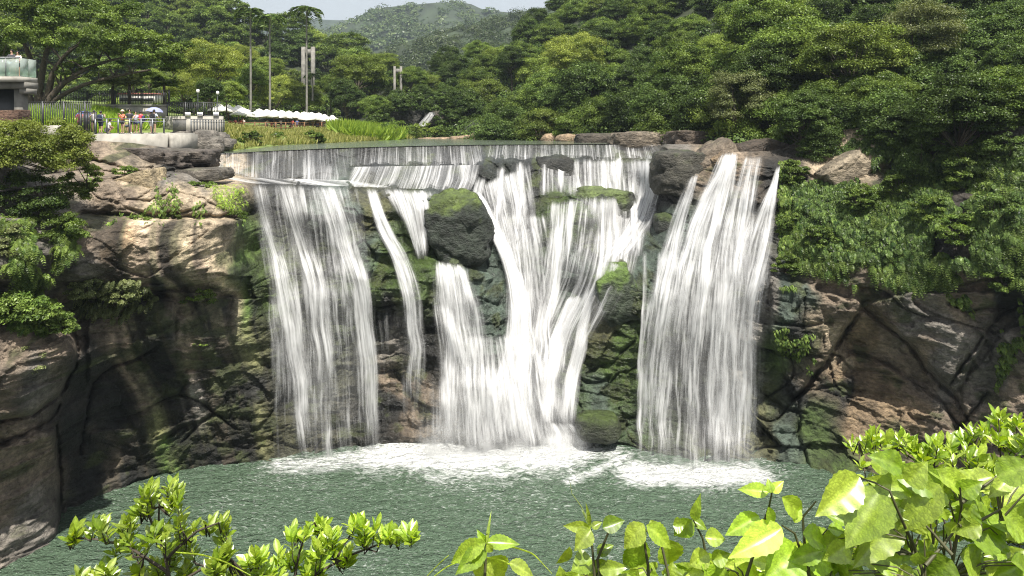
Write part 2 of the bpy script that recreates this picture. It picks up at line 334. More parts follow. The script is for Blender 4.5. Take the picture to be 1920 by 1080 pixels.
# ------------------------------------------------------------------ the cliff
def WL(py): return ZC * F / (py - YH)
wl_pts = [(-400, 1230), (-250, 1150), (-100, 1085), (0, 1045), (95, 1002), (125, 952), (200, 925), (350, 882), (430, 868), (520, 858), (620, 845), (700, 838), (800, 835), (950, 830), (1080, 825), (1200, 842), (1300, 855), (1420, 868), (1560, 888), (1750, 905), (1920, 920), (2200, 940), (2500, 960)]
ctl = [(x, y, WL(y)) for x, y in wl_pts] + [(x, y + 260, WL(y)) for x, y in wl_pts]
ctl += [
 # left lower blocks
 (0, 830, 33.9), (90, 820, 35.8), (0, 960, 34.3), (90, 950, 36.4), (-250, 800, 30), (-250, 500, 29), (-250, 260, 30),
 (0, 610, 33.4), (0, 700, 32.6), (70, 640, 33.8), (135, 660, 35.2), (60, 765, 34.0), (-100, 700, 31.5),
 (155, 640, 37.8), (150, 740, 38.6), (135, 850, 39.0), (200, 700, 39.4), (190, 850, 40.6), (230, 620, 39.6),
 (300, 600, 40.2), (290, 670, 40.6), (300, 740, 42.0), (300, 830, 42.2), (380, 640, 41.6), (380, 760, 43.0), (480, 600, 43.9), (480, 760, 44.8), (440, 700, 43.9),
 # upper left band and its underside
 (0, 430, 33.2), (0, 515, 32.8), (150, 430, 36.2), (150, 515, 35.8), (300, 420, 38.8), (300, 520, 38.3), (430, 420, 41.6), (430, 515, 41.0),
 (0, 548, 35.2), (150, 548, 38.0), (300, 555, 40.6), (430, 560, 43.0), (490, 555, 44.6),
 (200, 400, 38.4), (320, 402, 40.6), (445, 405, 43.3), (200, 345, 38.9), (300, 340, 41), (400, 350, 43), (450, 352, 45), (250, 375, 38.8), (340, 370, 40.8),
 (180, 316, 42), (280, 316, 44), (380, 318, 47.0), (150, 262, 43), (250, 268, 46), (340, 268, 49), (385, 289, 52), (0, 300, 35), (0, 235, 36.5), (100, 262, 41),
 # left fall: rim, ledge, face
 (400, 290, 53), (500, 285, 57), (640, 279, 62), (750, 276, 65), (900, 273, 67), (1100, 271, 68), (1240, 271, 68),
 (400, 331, 52.4), (500, 333, 53), (620, 338, 53.5), (462, 343, 48.6), (560, 345, 48.6), (660, 349, 48.8), (740, 354, 49.5), (805, 374, 50.5),
 (470, 400, 47.3), (480, 470, 46.6), (600, 450, 47.7), (500, 560, 46.2), (600, 600, 46.6), (640, 430, 48.0), (540, 700, 46), (640, 720, 46.3),
 (690, 440, 48), (700, 380, 49.4), (760, 480, 48.3), (800, 505, 48), (700, 560, 46.7), (790, 565, 47), (700, 590, 47.8), (795, 600, 48.2), (720, 680, 48.2), (790, 700, 48.3), (740, 790, 47.4),
 # tier 2 in the middle, channel, basin
 (650, 318, 57.5), (700, 313, 58), (900, 309, 58.5), (690, 300, 62), (880, 298, 65), (680, 345, 56.5), (780, 352, 56.5), (870, 355, 57),
 (790, 420, 52.5), (790, 482, 50.6), (850, 489, 49.6), (830, 480, 51.5), (900, 440, 53), (815, 560, 48.2), (890, 560, 48.4), (850, 650, 47.5), (850, 740, 46.9), (850, 800, 46.6),
 (920, 520, 50.3), (930, 590, 49.6),
 # centre dome
 (890, 348, 57.5), (930, 318, 59), (960, 302, 60.5), (1005, 299, 61.5), (940, 400, 55.5), (1000, 420, 55.2), (1010, 500, 53.6), (960, 540, 51.6), (950, 620, 49.4), (960, 700, 48.2), (890, 720, 47.0),
 # centre right tiers
 (1010, 288, 66), (1100, 286, 66), (1220, 286, 66), (1030, 296, 62), (1100, 295, 62), (1220, 296, 62.5), (1100, 350, 60.3), (1210, 350, 60.5), (1000, 370, 57), (1070, 368, 56.5), (1130, 364, 56.5), (1190, 378, 57.5), (1050, 356, 59.5), (1150, 354, 59.8),
 (1100, 440, 55.4), (1050, 500, 54.0), (1170, 480, 55), (1100, 545, 53.4), (1220, 410, 57), (1180, 440, 56), (1060, 620, 51), (1040, 720, 49.2),
 (1205, 470, 52.2), (1120, 505, 50.2), (1165, 488, 50.4), (1200, 560, 48.4), (1120, 560, 49.3), (1110, 640, 48.9), (1170, 640, 48.0), (1150, 720, 48.2), (1100, 790, 47.0), (1180, 790, 47.2),
 # right fall wall
 (1245, 275, 56), (1330, 274, 55.5), (1225, 330, 57), (1280, 340, 53.0), (1250, 400, 53), (1250, 450, 50.8), (1370, 286, 51.5), (1440, 284, 52), (1330, 330, 52), (1370, 400, 49.2), (1462, 318, 50), (1420, 340, 50.3), (1450, 420, 48), (1300, 440, 49.8), (1300, 500, 48.3), (1420, 600, 46.6), (1300, 700, 47.3), (1300, 800, 46.8), (1420, 750, 45.9),
 # right cliff
 (1500, 420, 46.6), (1480, 520, 45.4), (1480, 600, 44.6), (1480, 650, 45.7), (1550, 560, 44.3), (1600, 570, 43.6), (1540, 680, 44.4), (1480, 780, 45.4), (1600, 640, 45.6), (1600, 700, 45.4), (1620, 800, 44.4), (1660, 690, 44.9), (1540, 850, 44.5),
 (1690, 600, 42.6), (1780, 700, 42.0), (1720, 740, 43.9), (1800, 560, 41), (1800, 640, 41.3), (1850, 720, 41.6), (1900, 600, 39.6), (1900, 750, 40.2), (1820, 820, 41.6),
 (1560, 330, 48.5), (1650, 300, 47), (1600, 450, 44.2), (1620, 540, 43.4), (1750, 400, 42.3), (1780, 520, 40.6), (1900, 400, 39), (1900, 530, 38.8), (1900, 250, 42), (1700, 250, 47), (1490, 280, 52), (2200, 500, 34.5), (2200, 240, 38), (2200, 700, 36), (2500, 600, 31)]
cliffY = RBF([(a, b) for a, b, c in ctl], [c for a, b, c in ctl], (1, 1.25))
cracks = [  # (poly, width px, depth m)
 ([(1620, 568), (1600, 600), (1560, 660), (1515, 725), (1488, 748)], 9, 1.5),
 ([(1618, 575), (1660, 610), (1700, 640), (1738, 695), (1790, 745), (1815, 790)], 7, 1.2),
 ([(1590, 658), (1660, 680), (1720, 722), (1765, 755), (1800, 800)], 5, 0.9),
 ([(1780, 725), (1830, 650), (1865, 600), (1925, 560)], 6, 1.0), ([(1455, 606), (1500, 612), (1560, 607)], 5, 0.8),
 ([(1780, 568), (1815, 583), (1885, 578)], 5, 0.8), ([(1525, 732), (1570, 722), (1615, 735)], 4, 0.6),
 ([(1395, 705), (1430, 740), (1475, 768), (1510, 775)], 6, 0.9), ([(1470, 850), (1500, 800), (1498, 750)], 5, 0.7), ([(1700, 770), (1720, 790), (1745, 782)], 4, 0.5), ([(1850, 740), (1800, 800), (1790, 850)], 5, 0.8), ([(1595, 600), (1570, 690)], 4, .4),
 ([(-60, 800), (0, 787), (60, 780), (110, 742), (140, 690), (146, 650), (130, 610), (60, 575)], 7, 1.2),
 ([(0, 832), (50, 812), (95, 788), (112, 760)], 5, 0.9), ([(112, 1010), (116, 960), (112, 880), (106, 800)], 6, 1.0),
 ([(300, 645), (255, 672), (205, 690), (175, 720), (160, 790), (150, 850)], 6, 0.9),
 
 ([(170, 300), (260, 322), (385, 320)], 7, 1.3), ([(150, 400), (230, 402), (300, 408), (380, 405), (465, 408)], 6, 1.0),
 ([(215, 335), (235, 372), (280, 380)], 4, 0.6), ([(285, 318), (283, 355), (262, 372)], 4, 0.5), ([(280, 378), (320, 360), (380, 372), (420, 395)], 3, 0.4),
 ([(680, 575), (740, 572), (800, 570)], 5, 0.8), ([(820, 360), (850, 372), (930, 395)], 4, 0.5), ([(1190, 480), (1165, 560), (1120, 575)], 5, 0.7), ([(1100, 700), (1150, 680), (1190, 640)], 4, 0.6), ([(1125, 740), (1160, 700), (1195, 690)], 4, 0.6),
 ([(700, 700), (760, 690), (790, 720)], 4, 0.5), ([(905, 480), (925, 520), (905, 560)], 5, 0.7), ([(870, 545), (935, 575)], 4, .5), ([(660, 360), (680, 400), (672, 430), (740, 436)], 6, 0.8), ([(1240, 400), (1215, 430)], 5, .7)]
def rim_y(x):
    return np.interp(x, [-400, -100, 0, 100, 150, 250, 385, 400, 500, 640, 750, 900, 1240, 1330, 1370, 1440, 1470, 1500, 1600, 2500],
                     [236, 236, 236, 262, 262, 268, 288, 289, 284, 278, 275, 272, 270, 271, 285, 283, 278, 262, 240, 230])
xs = np.concatenate([np.arange(-400, -10, 5.0), np.arange(-10, 1930, 2.2), np.arange(1930, 2500, 6.0)]); nt_ = 400
tt = np.linspace(0, 1, nt_) ** 1.12
GX, TT = np.meshgrid(xs, tt)
yb = np.interp(GX, [p[0] for p in wl_pts], [p[1] for p in wl_pts]) + 40
GY = rim_y(GX) + (yb - rim_y(GX)) * TT
DY = cliffY(GX, GY)
wx = (GX - CX) / F * DY; wz = ZC + (YH - GY) / F * DY
amp = sstep(255, 330, GY) * 0.85 + 0.15
# calmer rock on the big smooth sandstone faces of the far left / far right
ru = 1 - 0.55 * np.exp(-((GX - 250) / 260) ** 2 - ((GY - 470) / 70) ** 2)
warp = 0.9 * vnoise(wx * .35, wz * .35, s=4); warp2 = 0.9 * vnoise(wx * .35, wz * .35, s=5)
midq = 1 - 0.35 * np.exp(-((GX - 900) / 380) ** 4)
c1 = cells(wx * 0.17 + wz * 0.05 + 3 + warp * .5, wz * 0.30 + 1 + warp2 * .5, 3); c2 = cells(wx * 0.5 + warp, wz * 0.8 + 0.15 * wx + warp2, 9)
disp = (c1[2] - 0.5) * 1.1 + (c1[3] - .5) * 1.0 * c1[5] + (c1[4] - .5) * 1.6 * c1[6]
disp *= midq * (1 - 0.5 * (1 - sstep(420, 600, GX)) - 0.5 * sstep(1430, 1500, GX))
crk = sstep(-0.1, 0.5, vnoise(wx * .3, wz * .3, s=14))
disp += 0.4 * np.exp(-((c1[1] - c1[0]) / 0.045) ** 2) * crk
disp += ((c2[2] - 0.5) * 0.22 + (c2[3] - .5) * 0.45 * c2[5] + (c2[4] - .5) * 0.6 * c2[6] + 0.08 * crk * np.exp(-((c2[1] - c2[0]) / 0.05) ** 2)) * ru
disp += 0.42 * fbm(wx * 0.35, wz * 0.5, o=6, s=21) * ru + 0.2 * fbm(wx * 2.0, wz * 3.0, o=4, s=31)
# strata: little horizontal ledges under the falling water
strat = np.abs(((wz * 0.8 + 0.5 * vnoise(wx * .25, wz * .3, s=8)) % 1) - 0.5) * 2
disp += 0.28 * strat * sstep(480, 640, GX) * (1 - sstep(1180, 1300, GX))
side = 1 - 0.7 * (1 - sstep(430, 640, GX)) - 0.55 * sstep(1430, 1500, GX)
bed = np.abs(((wz * 1.15 + 0.12 * wx + 0.55 * fbm(wx * .18, wz * .4, o=3, s=18)) % 1) - .5) * 2
disp += 0.15 * np.exp(-((1 - bed) / .1) ** 2) * sstep(-.15, .35, vnoise(wx * .22, wz * .6, s=19)) * side
rdg = 1 - np.abs(fbm(wx * .55 + 5, wz * .8, o=5, s=25)) * 2
disp += 0.3 * sstep(.86, 1.0, rdg) * sstep(-.1, .4, vnoise(wx * .25 + 3, wz * .25, s=27)) * side
disp *= amp
for poly, w, d in cracks:
    jx = GX + 4 * fbm(GX / 14, GY / 14, o=3, s=55); jy = GY + 4 * fbm(GX / 14, GY / 14, o=3, s=56)
    sdq = seg_dist(jx, jy, poly); disp += d * 0.55 * np.exp(-(sdq / (w * .5)) ** 1.5) + d * .1 * np.exp(-(sdq / (w * 2.2)) ** 2)
blocks = [([(1440, 515), (1625, 566), (1562, 660), (1490, 750), (1470, 700), (1445, 640)], -.9), ([(1622, 568), (1700, 545), (1880, 545), (1868, 600), (1792, 742), (1700, 640)], -1.0), ([(1594, 660), (1700, 700), (1775, 760), (1800, 830), (1500, 840), (1490, 752)], -.45), ([(1800, 720), (1935, 560), (1990, 900), (1800, 880)], -.35),
 ([(-400, 590), (60, 575), (130, 615), (147, 650), (142, 690), (110, 742), (60, 780), (0, 787), (-400, 830)], -1.1), ([(-400, 880), (0, 834), (50, 815), (106, 800), (116, 960), (106, 1040), (-400, 1300)], -.7), ([(-400, 408), (150, 404), (300, 412), (462, 410), (440, 470), (445, 520), (300, 545), (150, 532), (-400, 530)], -.9),
 ([(160, 560), (330, 560), (325, 640), (255, 672), (205, 690), (165, 720)], -.6), ([(680, 436), (745, 430), (806, 500), (804, 568), (690, 576), (672, 500)], -.5), ([(500, 500), (600, 490), (700, 505), (705, 560), (600, 575), (500, 560)], -.35)]
for poly, dd_ in blocks:
    jx = GX + 5 * fbm(GX / 22, GY / 22, o=3, s=57); jy = GY + 5 * fbm(GX / 22, GY / 22, o=3, s=58)
    ins = np.zeros(GX.shape, bool); jj = len(poly) - 1
    for i in range(len(poly)):
        xi, yi = poly[i]; xj, yj = poly[jj]
        ins ^= ((yi > jy) != (yj > jy)) & (jx < (xj - xi) * (jy - yi) / (yj - yi + 1e-9) + xi); jj = i
    sd_ = seg_dist(jx, jy, poly + poly[:1]) * np.where(ins, 1, -1); disp += dd_ * sstep(-1, 6, sd_)
CY = DY + disp
# colours
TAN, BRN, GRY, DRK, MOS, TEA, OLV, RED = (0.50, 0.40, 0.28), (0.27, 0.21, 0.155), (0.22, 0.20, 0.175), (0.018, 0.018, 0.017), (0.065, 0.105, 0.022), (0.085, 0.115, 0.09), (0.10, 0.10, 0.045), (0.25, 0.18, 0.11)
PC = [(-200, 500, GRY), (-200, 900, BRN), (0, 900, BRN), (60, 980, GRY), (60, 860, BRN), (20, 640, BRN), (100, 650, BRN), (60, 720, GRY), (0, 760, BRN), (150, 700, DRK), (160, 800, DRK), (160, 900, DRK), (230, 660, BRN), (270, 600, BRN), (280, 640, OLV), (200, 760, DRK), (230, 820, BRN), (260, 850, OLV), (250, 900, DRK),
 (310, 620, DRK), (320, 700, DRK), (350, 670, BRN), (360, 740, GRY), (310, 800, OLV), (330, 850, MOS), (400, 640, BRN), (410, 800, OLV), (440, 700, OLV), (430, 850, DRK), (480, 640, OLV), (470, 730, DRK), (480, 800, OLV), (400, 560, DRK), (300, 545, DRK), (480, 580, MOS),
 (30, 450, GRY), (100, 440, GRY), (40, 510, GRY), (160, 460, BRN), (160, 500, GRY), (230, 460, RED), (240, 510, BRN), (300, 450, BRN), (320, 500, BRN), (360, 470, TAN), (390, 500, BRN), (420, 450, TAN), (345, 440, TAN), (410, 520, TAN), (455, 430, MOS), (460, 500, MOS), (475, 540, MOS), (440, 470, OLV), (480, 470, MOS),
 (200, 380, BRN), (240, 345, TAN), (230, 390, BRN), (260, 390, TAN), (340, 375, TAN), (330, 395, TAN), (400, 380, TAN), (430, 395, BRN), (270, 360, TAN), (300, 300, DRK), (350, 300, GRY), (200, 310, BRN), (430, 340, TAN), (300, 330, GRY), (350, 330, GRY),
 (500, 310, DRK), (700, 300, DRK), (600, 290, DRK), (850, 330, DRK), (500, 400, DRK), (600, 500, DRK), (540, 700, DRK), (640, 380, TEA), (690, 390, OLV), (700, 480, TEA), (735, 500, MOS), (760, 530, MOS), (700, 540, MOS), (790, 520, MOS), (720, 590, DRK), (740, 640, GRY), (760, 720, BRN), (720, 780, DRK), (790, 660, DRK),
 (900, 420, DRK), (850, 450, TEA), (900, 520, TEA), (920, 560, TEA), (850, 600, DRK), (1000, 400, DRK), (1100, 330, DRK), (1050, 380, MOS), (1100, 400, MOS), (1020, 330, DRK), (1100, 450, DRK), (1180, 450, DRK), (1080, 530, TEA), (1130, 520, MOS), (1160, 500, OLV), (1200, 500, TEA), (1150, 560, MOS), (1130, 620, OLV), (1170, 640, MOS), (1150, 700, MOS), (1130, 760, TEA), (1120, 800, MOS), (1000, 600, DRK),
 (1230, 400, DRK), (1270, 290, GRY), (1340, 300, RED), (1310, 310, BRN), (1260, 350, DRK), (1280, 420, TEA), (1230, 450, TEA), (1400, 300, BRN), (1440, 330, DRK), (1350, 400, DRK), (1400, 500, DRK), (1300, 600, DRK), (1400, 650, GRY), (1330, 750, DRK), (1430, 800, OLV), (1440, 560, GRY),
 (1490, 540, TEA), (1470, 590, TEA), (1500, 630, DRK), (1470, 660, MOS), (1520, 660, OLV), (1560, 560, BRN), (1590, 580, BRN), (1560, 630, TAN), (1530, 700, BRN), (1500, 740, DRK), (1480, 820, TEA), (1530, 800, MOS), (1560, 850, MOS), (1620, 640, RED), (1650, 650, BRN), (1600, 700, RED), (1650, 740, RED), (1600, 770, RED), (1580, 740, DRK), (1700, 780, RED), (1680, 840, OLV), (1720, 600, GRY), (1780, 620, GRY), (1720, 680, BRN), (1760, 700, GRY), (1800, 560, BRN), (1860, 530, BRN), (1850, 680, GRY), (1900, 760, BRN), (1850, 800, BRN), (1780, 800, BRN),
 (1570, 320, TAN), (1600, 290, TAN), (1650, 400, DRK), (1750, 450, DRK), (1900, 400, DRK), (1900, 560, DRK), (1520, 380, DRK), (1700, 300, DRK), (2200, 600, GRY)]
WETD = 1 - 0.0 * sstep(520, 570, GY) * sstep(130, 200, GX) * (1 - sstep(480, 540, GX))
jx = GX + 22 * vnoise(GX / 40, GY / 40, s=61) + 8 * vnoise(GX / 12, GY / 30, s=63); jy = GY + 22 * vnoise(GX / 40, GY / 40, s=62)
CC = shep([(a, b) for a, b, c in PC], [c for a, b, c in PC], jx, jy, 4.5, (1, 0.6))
# drip streaks (a mineral stain, dark and pale) running down the faces
slx = wx + 0.12 * wz
st = fbm(slx * 1.3, wz * 0.06, o=4, s=71)
stm = sstep(140, 240, GX) * (1 - sstep(470, 520, GX)) * sstep(400, 420, GY)
k = 1 + stm * (np.clip(st * 4.0, -0.85, 1.3))
CC *= k[..., None]
st2 = sstep(0.12, 0.3, fbm(slx * 2.3 + 9, wz * 0.08, o=3, s=72)) * stm
CC = CC * (1 - 0.55 * st2[..., None]) + np.array((0.30, 0.27, 0.16)) * 0.55 * st2[..., None] * (GY < 620)[..., None] + np.array((.1, .08, .055)) * 0.55 * st2[..., None] * (GY >= 620)[..., None]
mossn = sstep(0.18, 0.42, fbm(wx * 0.9, wz * 0.9, o=5, s=81)) * 0.75 * (1 - sstep(0.0, 1.0, stm * (GY < 530)) * 0.7)
CC = CC * (1 - mossn[..., None]) + np.array((0.06, 0.075, 0.022)) * mossn[..., None]
CC = CC * WETD[..., None]
wetm = np.clip(np.exp(-((GX - 900) / 420) ** 4) + 0.25, 0, 1)
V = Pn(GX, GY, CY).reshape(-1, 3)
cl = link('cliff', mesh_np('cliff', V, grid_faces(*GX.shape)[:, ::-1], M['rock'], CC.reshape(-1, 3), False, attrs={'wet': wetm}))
tag(cl, kind='structure')
def surfY(px, py):
    """depth of the finished rock at photo position (bilinear in the grid)"""
    px = np.asarray(px, float); py = np.asarray(py, float)
    ci = np.clip(np.interp(px, xs, np.arange(len(xs))), 0, len(xs) - 1.001); ry = rim_y(px)
    ybb = np.interp(px, [p[0] for p in wl_pts], [p[1] for p in wl_pts]) + 40
    t = np.clip((py - ry) / (ybb - ry), 0, 1) ** (1 / 1.12); ri = np.clip(t * (nt_ - 1), 0, nt_ - 1.001)
    i0 = ri.astype(int); j0 = ci.astype(int); fi = ri - i0; fj = ci - j0
    return (CY[i0, j0] * (1 - fi) + CY[i0 + 1, j0] * fi) * (1 - fj) + (CY[i0, j0 + 1] * (1 - fi) + CY[i0 + 1, j0 + 1] * fi) * fj
# ------------------------------------------------------------------ water
# pool
gx = np.linspace(-62, 62, 700); gy = np.linspace(20, 56, 330)
PX, PY = np.meshgrid(gx, gy)
PZ = 0.13 * fbm(PX * 0.9, PY * 1.3, o=4, s=90) + 0.05 * fbm(PX * 2.6, PY * 3.4, o=2, s=91)
def wpt(px, py): Y = WL(py); return ((px - CX) / F * Y, Y)
def fo(poly, r, a): d = seg_dist(PX, PY, [wpt(*q) for q in poly]); return a * np.exp(-(d / r) ** 2)
foam = np.maximum.reduce([fo([(530, 872), (620, 868), (715, 846)], 1.3, 0.8), fo([(560, 880), (630, 872)], .9, 0.7), fo([(720, 852), (800, 850), (950, 846), (1070, 840)], 2.0, 1.35), fo([(820, 862), (1040, 852)], 1.6, 1.2),
    fo([(850, 868), (1040, 860)], 2.2, .75), fo([(1090, 838), (1140, 850)], 1.3, .6), fo([(1200, 888), (1300, 892), (1410, 888)], 1.5, 1.2), fo([(1180, 850), (1120, 880), (1065, 905)], .45, .65), fo([(1240, 902), (1400, 902)], 1.1, .7)])
foam = foam * 1.05 + 0.30 * np.exp(-((PX + 0) / 14) ** 2 - ((PY - 45) / 5.5) ** 2) - .02
foam += 0.16 * sstep(0.1, 0.5, fbm(PX * 0.5, PY * 0.5, o=3, s=93)) * np.exp(-((PX - 1) / 16) ** 2)
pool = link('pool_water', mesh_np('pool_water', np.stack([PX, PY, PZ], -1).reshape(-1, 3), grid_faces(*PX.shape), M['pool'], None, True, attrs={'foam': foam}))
tag(pool, kind='structure')
# river above the falls
rx = np.linspace(380, 1250, 160); rt = np.linspace(0, 1, 60) ** 1.8
RX, RT = np.meshgrid(rx, rt)
RY0 = surfY(RX, rim_y(RX) + 0.5) - 0.15; Yr = RY0 + RT * (150 - RY0)
z0 = ZC + (YH - rim_y(RX)) / F * RY0 + 0.03
RZ = z0 + (20.1 - z0) * sstep(0, 8, Yr - RY0)
RXw = (RX - CX) / F * Yr + np.where(RX > 1000, (Yr - RY0) * 0.0, 0)
riv = link('river_water', mesh_np('river_water', np.stack([RXw, Yr, RZ], -1).reshape(-1, 3), grid_faces(*RX.shape), M['river'], None, True)); tag(riv, kind='structure')

FALL_N = 0
def fall(left, right, dens, label, name='waterfall', layers=2, off=0.22, sup=1.0, edge=0.18, prof=None, grp='cascades of the waterfall', parent=None, soft=1.0, uf=1.0):
    """a sheet of falling water between two edge lines given in the photograph, hugging the rock behind it and falling free below ledges"""
    global FALL_N
    root = parent
    if parent is None and layers > 1:
        root = empty(name, P(*((np.array(left[0]) + np.array(right[0])) / 2), float(surfY(*((np.array(left[0]) + np.array(right[0])) / 2)))), label, 'waterfall', grp)
    lt = np.array(left, float); rt_ = np.array(right, float); n = len(lt)
    seglen = np.hypot(*np.diff((lt + rt_) / 2, axis=0).T); cum = np.concatenate([[0], np.cumsum(seglen)])
    dens = [d_ * 0.8 for d_ in dens]
    rows = max(6, int(cum[-1] / 4)); s = np.linspace(0, cum[-1], rows)
    def sm(a):
        from_ = np.interp(s, cum, a); k_ = 9
        if rows > 3 * k_:
            pad = np.concatenate([from_[:1] * 0 + from_[0] - (from_[1:k_ + 1][::-1] - from_[0]), from_, 2 * from_[-1] - from_[-k_ - 1:-1][::-1]])
            from_ = np.convolve(pad, np.ones(2 * k_ + 1) / (2 * k_ + 1), 'valid')
        return from_
    lx, ly, rx_, ry_ = sm(lt[:, 0]), sm(lt[:, 1]), sm(rt_[:, 0]), sm(rt_[:, 1]); dn = np.interp(s, cum, dens)
    wmax = (rx_ - lx).max(); nc = max(6, int(wmax / 4))
    u = np.linspace(0, 1, nc)
    X = lx[:, None] * (1 - u) + rx_[:, None] * u; Yp = ly[:, None] * (1 - u) + ry_[:, None] * u
    first = None
    for L_ in range(layers):
        FALL_N += 1; sd_ = FALL_N * 3.1
        Xj = X + 7 * fbm(Yp / 60, X / 90 + sd_, o=2, s=100 + L_) * np.linspace(0.2, 1, rows)[:, None]
        D = np.minimum.reduce([surfY(Xj + a, Yp) for a in (-8, 0, 8)])
        D = D - off - 0.3 * L_
        D = np.minimum.accumulate(D, axis=0)
        k_ = 4
        pad = np.vstack([np.repeat(D[:1], k_, 0), D, np.repeat(D[-1:], k_, 0)])
        D = sum(pad[i:i + rows] for i in range(2 * k_ + 1)) / (2 * k_ + 1)
        pad = np.hstack([np.repeat(D[:, :1], 2, 1), D, np.repeat(D[:, -1:], 2, 1)])
        D = sum(pad[:, i:i + nc] for i in range(5)) / 5
        Wm = wmax / F * D.mean() * 0.85
        xc = (Xj.mean(1))[:, None]; U = 0.35 * (u * Wm)[None, :] + 0.65 * (Xj - xc) / F * D + sd_ * 5; U = U * uf; Vv = (Yp / F * D) + 0 * U
        Vv = np.cumsum(np.vstack([np.zeros((1, nc)), np.abs(np.diff(Yp, axis=0)) * D[1:] / F]), axis=0) + sd_
        ragl = .5 + .5 * fbm(Vv[:, :1] * .35 + sd_, Vv[:, :1] * 0 + 1.3, o=3, s=7); ragr = .5 + .5 * fbm(Vv[:, :1] * .35 + sd_, Vv[:, :1] * 0 + 7.7, o=3, s=8)
        ev = edge if edge < .1 else edge * 1.3
        e = np.minimum(sstep(0, 1, u[None] / (ev * (.4 + 1.3 * ragl))), sstep(0, 1, (1 - u[None]) / (ev * (.4 + 1.3 * ragr))))
        top = sstep(-0.5, 3, np.arange(rows))[:, None] if soft else 1
        bot = 1 - soft * 0.8 * sstep(0.78, 1.0, np.linspace(0, 1, rows))[:, None]
        dd = dn[:, None] * (0.5 + 1.0 * (fbm(U / uf * 0.9, Vv * 0.10, o=2, s=200 + FALL_N) * .7 + .5)) * e * top * bot * (1 if L_ == 0 else 0.85)
        if prof is not None: dd = dd * np.interp(u, *prof)[None, :]
        me = mesh_np('water_sheet', Pn(Xj, Yp, D).reshape(-1, 3), grid_faces(rows, nc)[:, ::-1], M['fall'][FALL_N % 3], None, True,
                     uv=np.stack([U, Vv], -1).reshape(-1, 2), attrs={'dens': dd})
        o = link('water_sheet' if root else name, me)
        if root: o.parent = root; o.matrix_parent_inverse = Matrix.Translation(-root.location)
        else: tag(o, label, 'waterfall', grp)
        first = first or o
    return root or first
# the long rim
fall([(388, 288), (388, 333)], [(512, 284), (512, 334)], [.16, .3], 'low curtain over the rim at its far left end, above the wide ledge', uf=2.2, edge=.04, off=.15, soft=0)
fall([(505, 284), (505, 336)], [(655, 278.5), (655, 340)], [.18, .3], 'low rim curtain between the far left end and the mid ledge', uf=2.2, edge=.04, off=.15, soft=0)
fall([(560, 304), (560, 338)], [(640, 304), (640, 340)], [.6, .6], 'small white step of water under the left rim curtain', layers=1, edge=.3)
fall([(650, 278), (650, 311)], [(910, 272.5), (910, 309)], [.16, .3], 'thin even rim curtain above the straight middle ledge', uf=2.4, edge=.03, off=.15, soft=0)
fall([(905, 272.5), (905, 304)], [(1242, 271), (1242, 297)], [.2, .34], 'thin even rim curtain above the round white domes on the right', uf=2.4, edge=.03, off=.15, soft=0)
fall([(656, 313), (648, 335), (650, 350)], [(905, 309), (900, 335), (885, 357)], [.42, .38, .36], 'second step curtain falling from the straight middle ledge', uf=1.7, off=.2, edge=.06, soft=0)
fall([(372, 310), (366, 330)], [(392, 312), (398, 331)], [.9, .7], 'tiny white spill at the far left end of the rim', layers=1)
lw = fall([(395, 331), (455, 343)], [(660, 338), (745, 352)], [.5, .5], 'thin sheet of water sliding across the wide left ledge', layers=1, off=.08, edge=.05, soft=0)
# the great left curtain
a = fall([(463, 343), (474, 420), (498, 540), (505, 700), (512, 880)], [(675, 348), (692, 430), (704, 560), (716, 700), (720, 862)], [.28, .26, .32, .26, .2], 'wide left curtain falling from the ledge straight into the pool', off=.3, edge=.05)
for l_, r_, d_ in [([(466, 343), (480, 420), (506, 540), (525, 700), (545, 880)], [(500, 343), (520, 420), (565, 540), (590, 700), (610, 880)], [.75, .6, .6, .5, .35]),
                   ([(508, 343), (530, 420), (560, 520), (575, 640), (580, 885)], [(560, 343), (585, 420), (620, 520), (632, 660), (640, 885)], [.9, .7, .75, .75, .6]),
                   ([(585, 345), (610, 430), (640, 520), (665, 640), (676, 850)], [(640, 346), (672, 430), (700, 540), (712, 660), (718, 850)], [.7, .6, .7, .7, .6])]:
    fall(l_, r_, d_, None, layers=1, off=.7, edge=.3, parent=a)
fall([(684, 352), (700, 420), (734, 490), (752, 560), (758, 640), (748, 800)], [(708, 352), (732, 420), (776, 490), (796, 560), (802, 640), (804, 800)], [.85, .7, .75, .55, .4, .2], 'slim stream sliding down the green mossy slab', off=.2)
fall([(700, 580), (705, 660), (710, 800)], [(800, 580), (806, 680), (800, 800)], [.2, .2, .12], 'faint veil of drips below the mossy slab', layers=1)
fall([(700, 350), (746, 398), (772, 450), (782, 486)], [(826, 358), (812, 400), (808, 450), (804, 486)], [.8, .85, .9, .95], 'white chute narrowing down left of the mossy boulder', off=.3)
b = fall([(812, 487), (802, 560), (812, 650), (802, 730), (786, 850)], [(872, 496), (906, 560), (920, 650), (940, 730), (965, 850)], [.8, .6, .55, .6, .7], 'frothing block of white water below the mossy boulder', off=.4)
fall([(820, 500), (822, 600), (840, 700)], [(885, 500), (900, 600), (920, 700)], [.95, .7, .7], None, layers=1, off=1.0, edge=.3, parent=b)
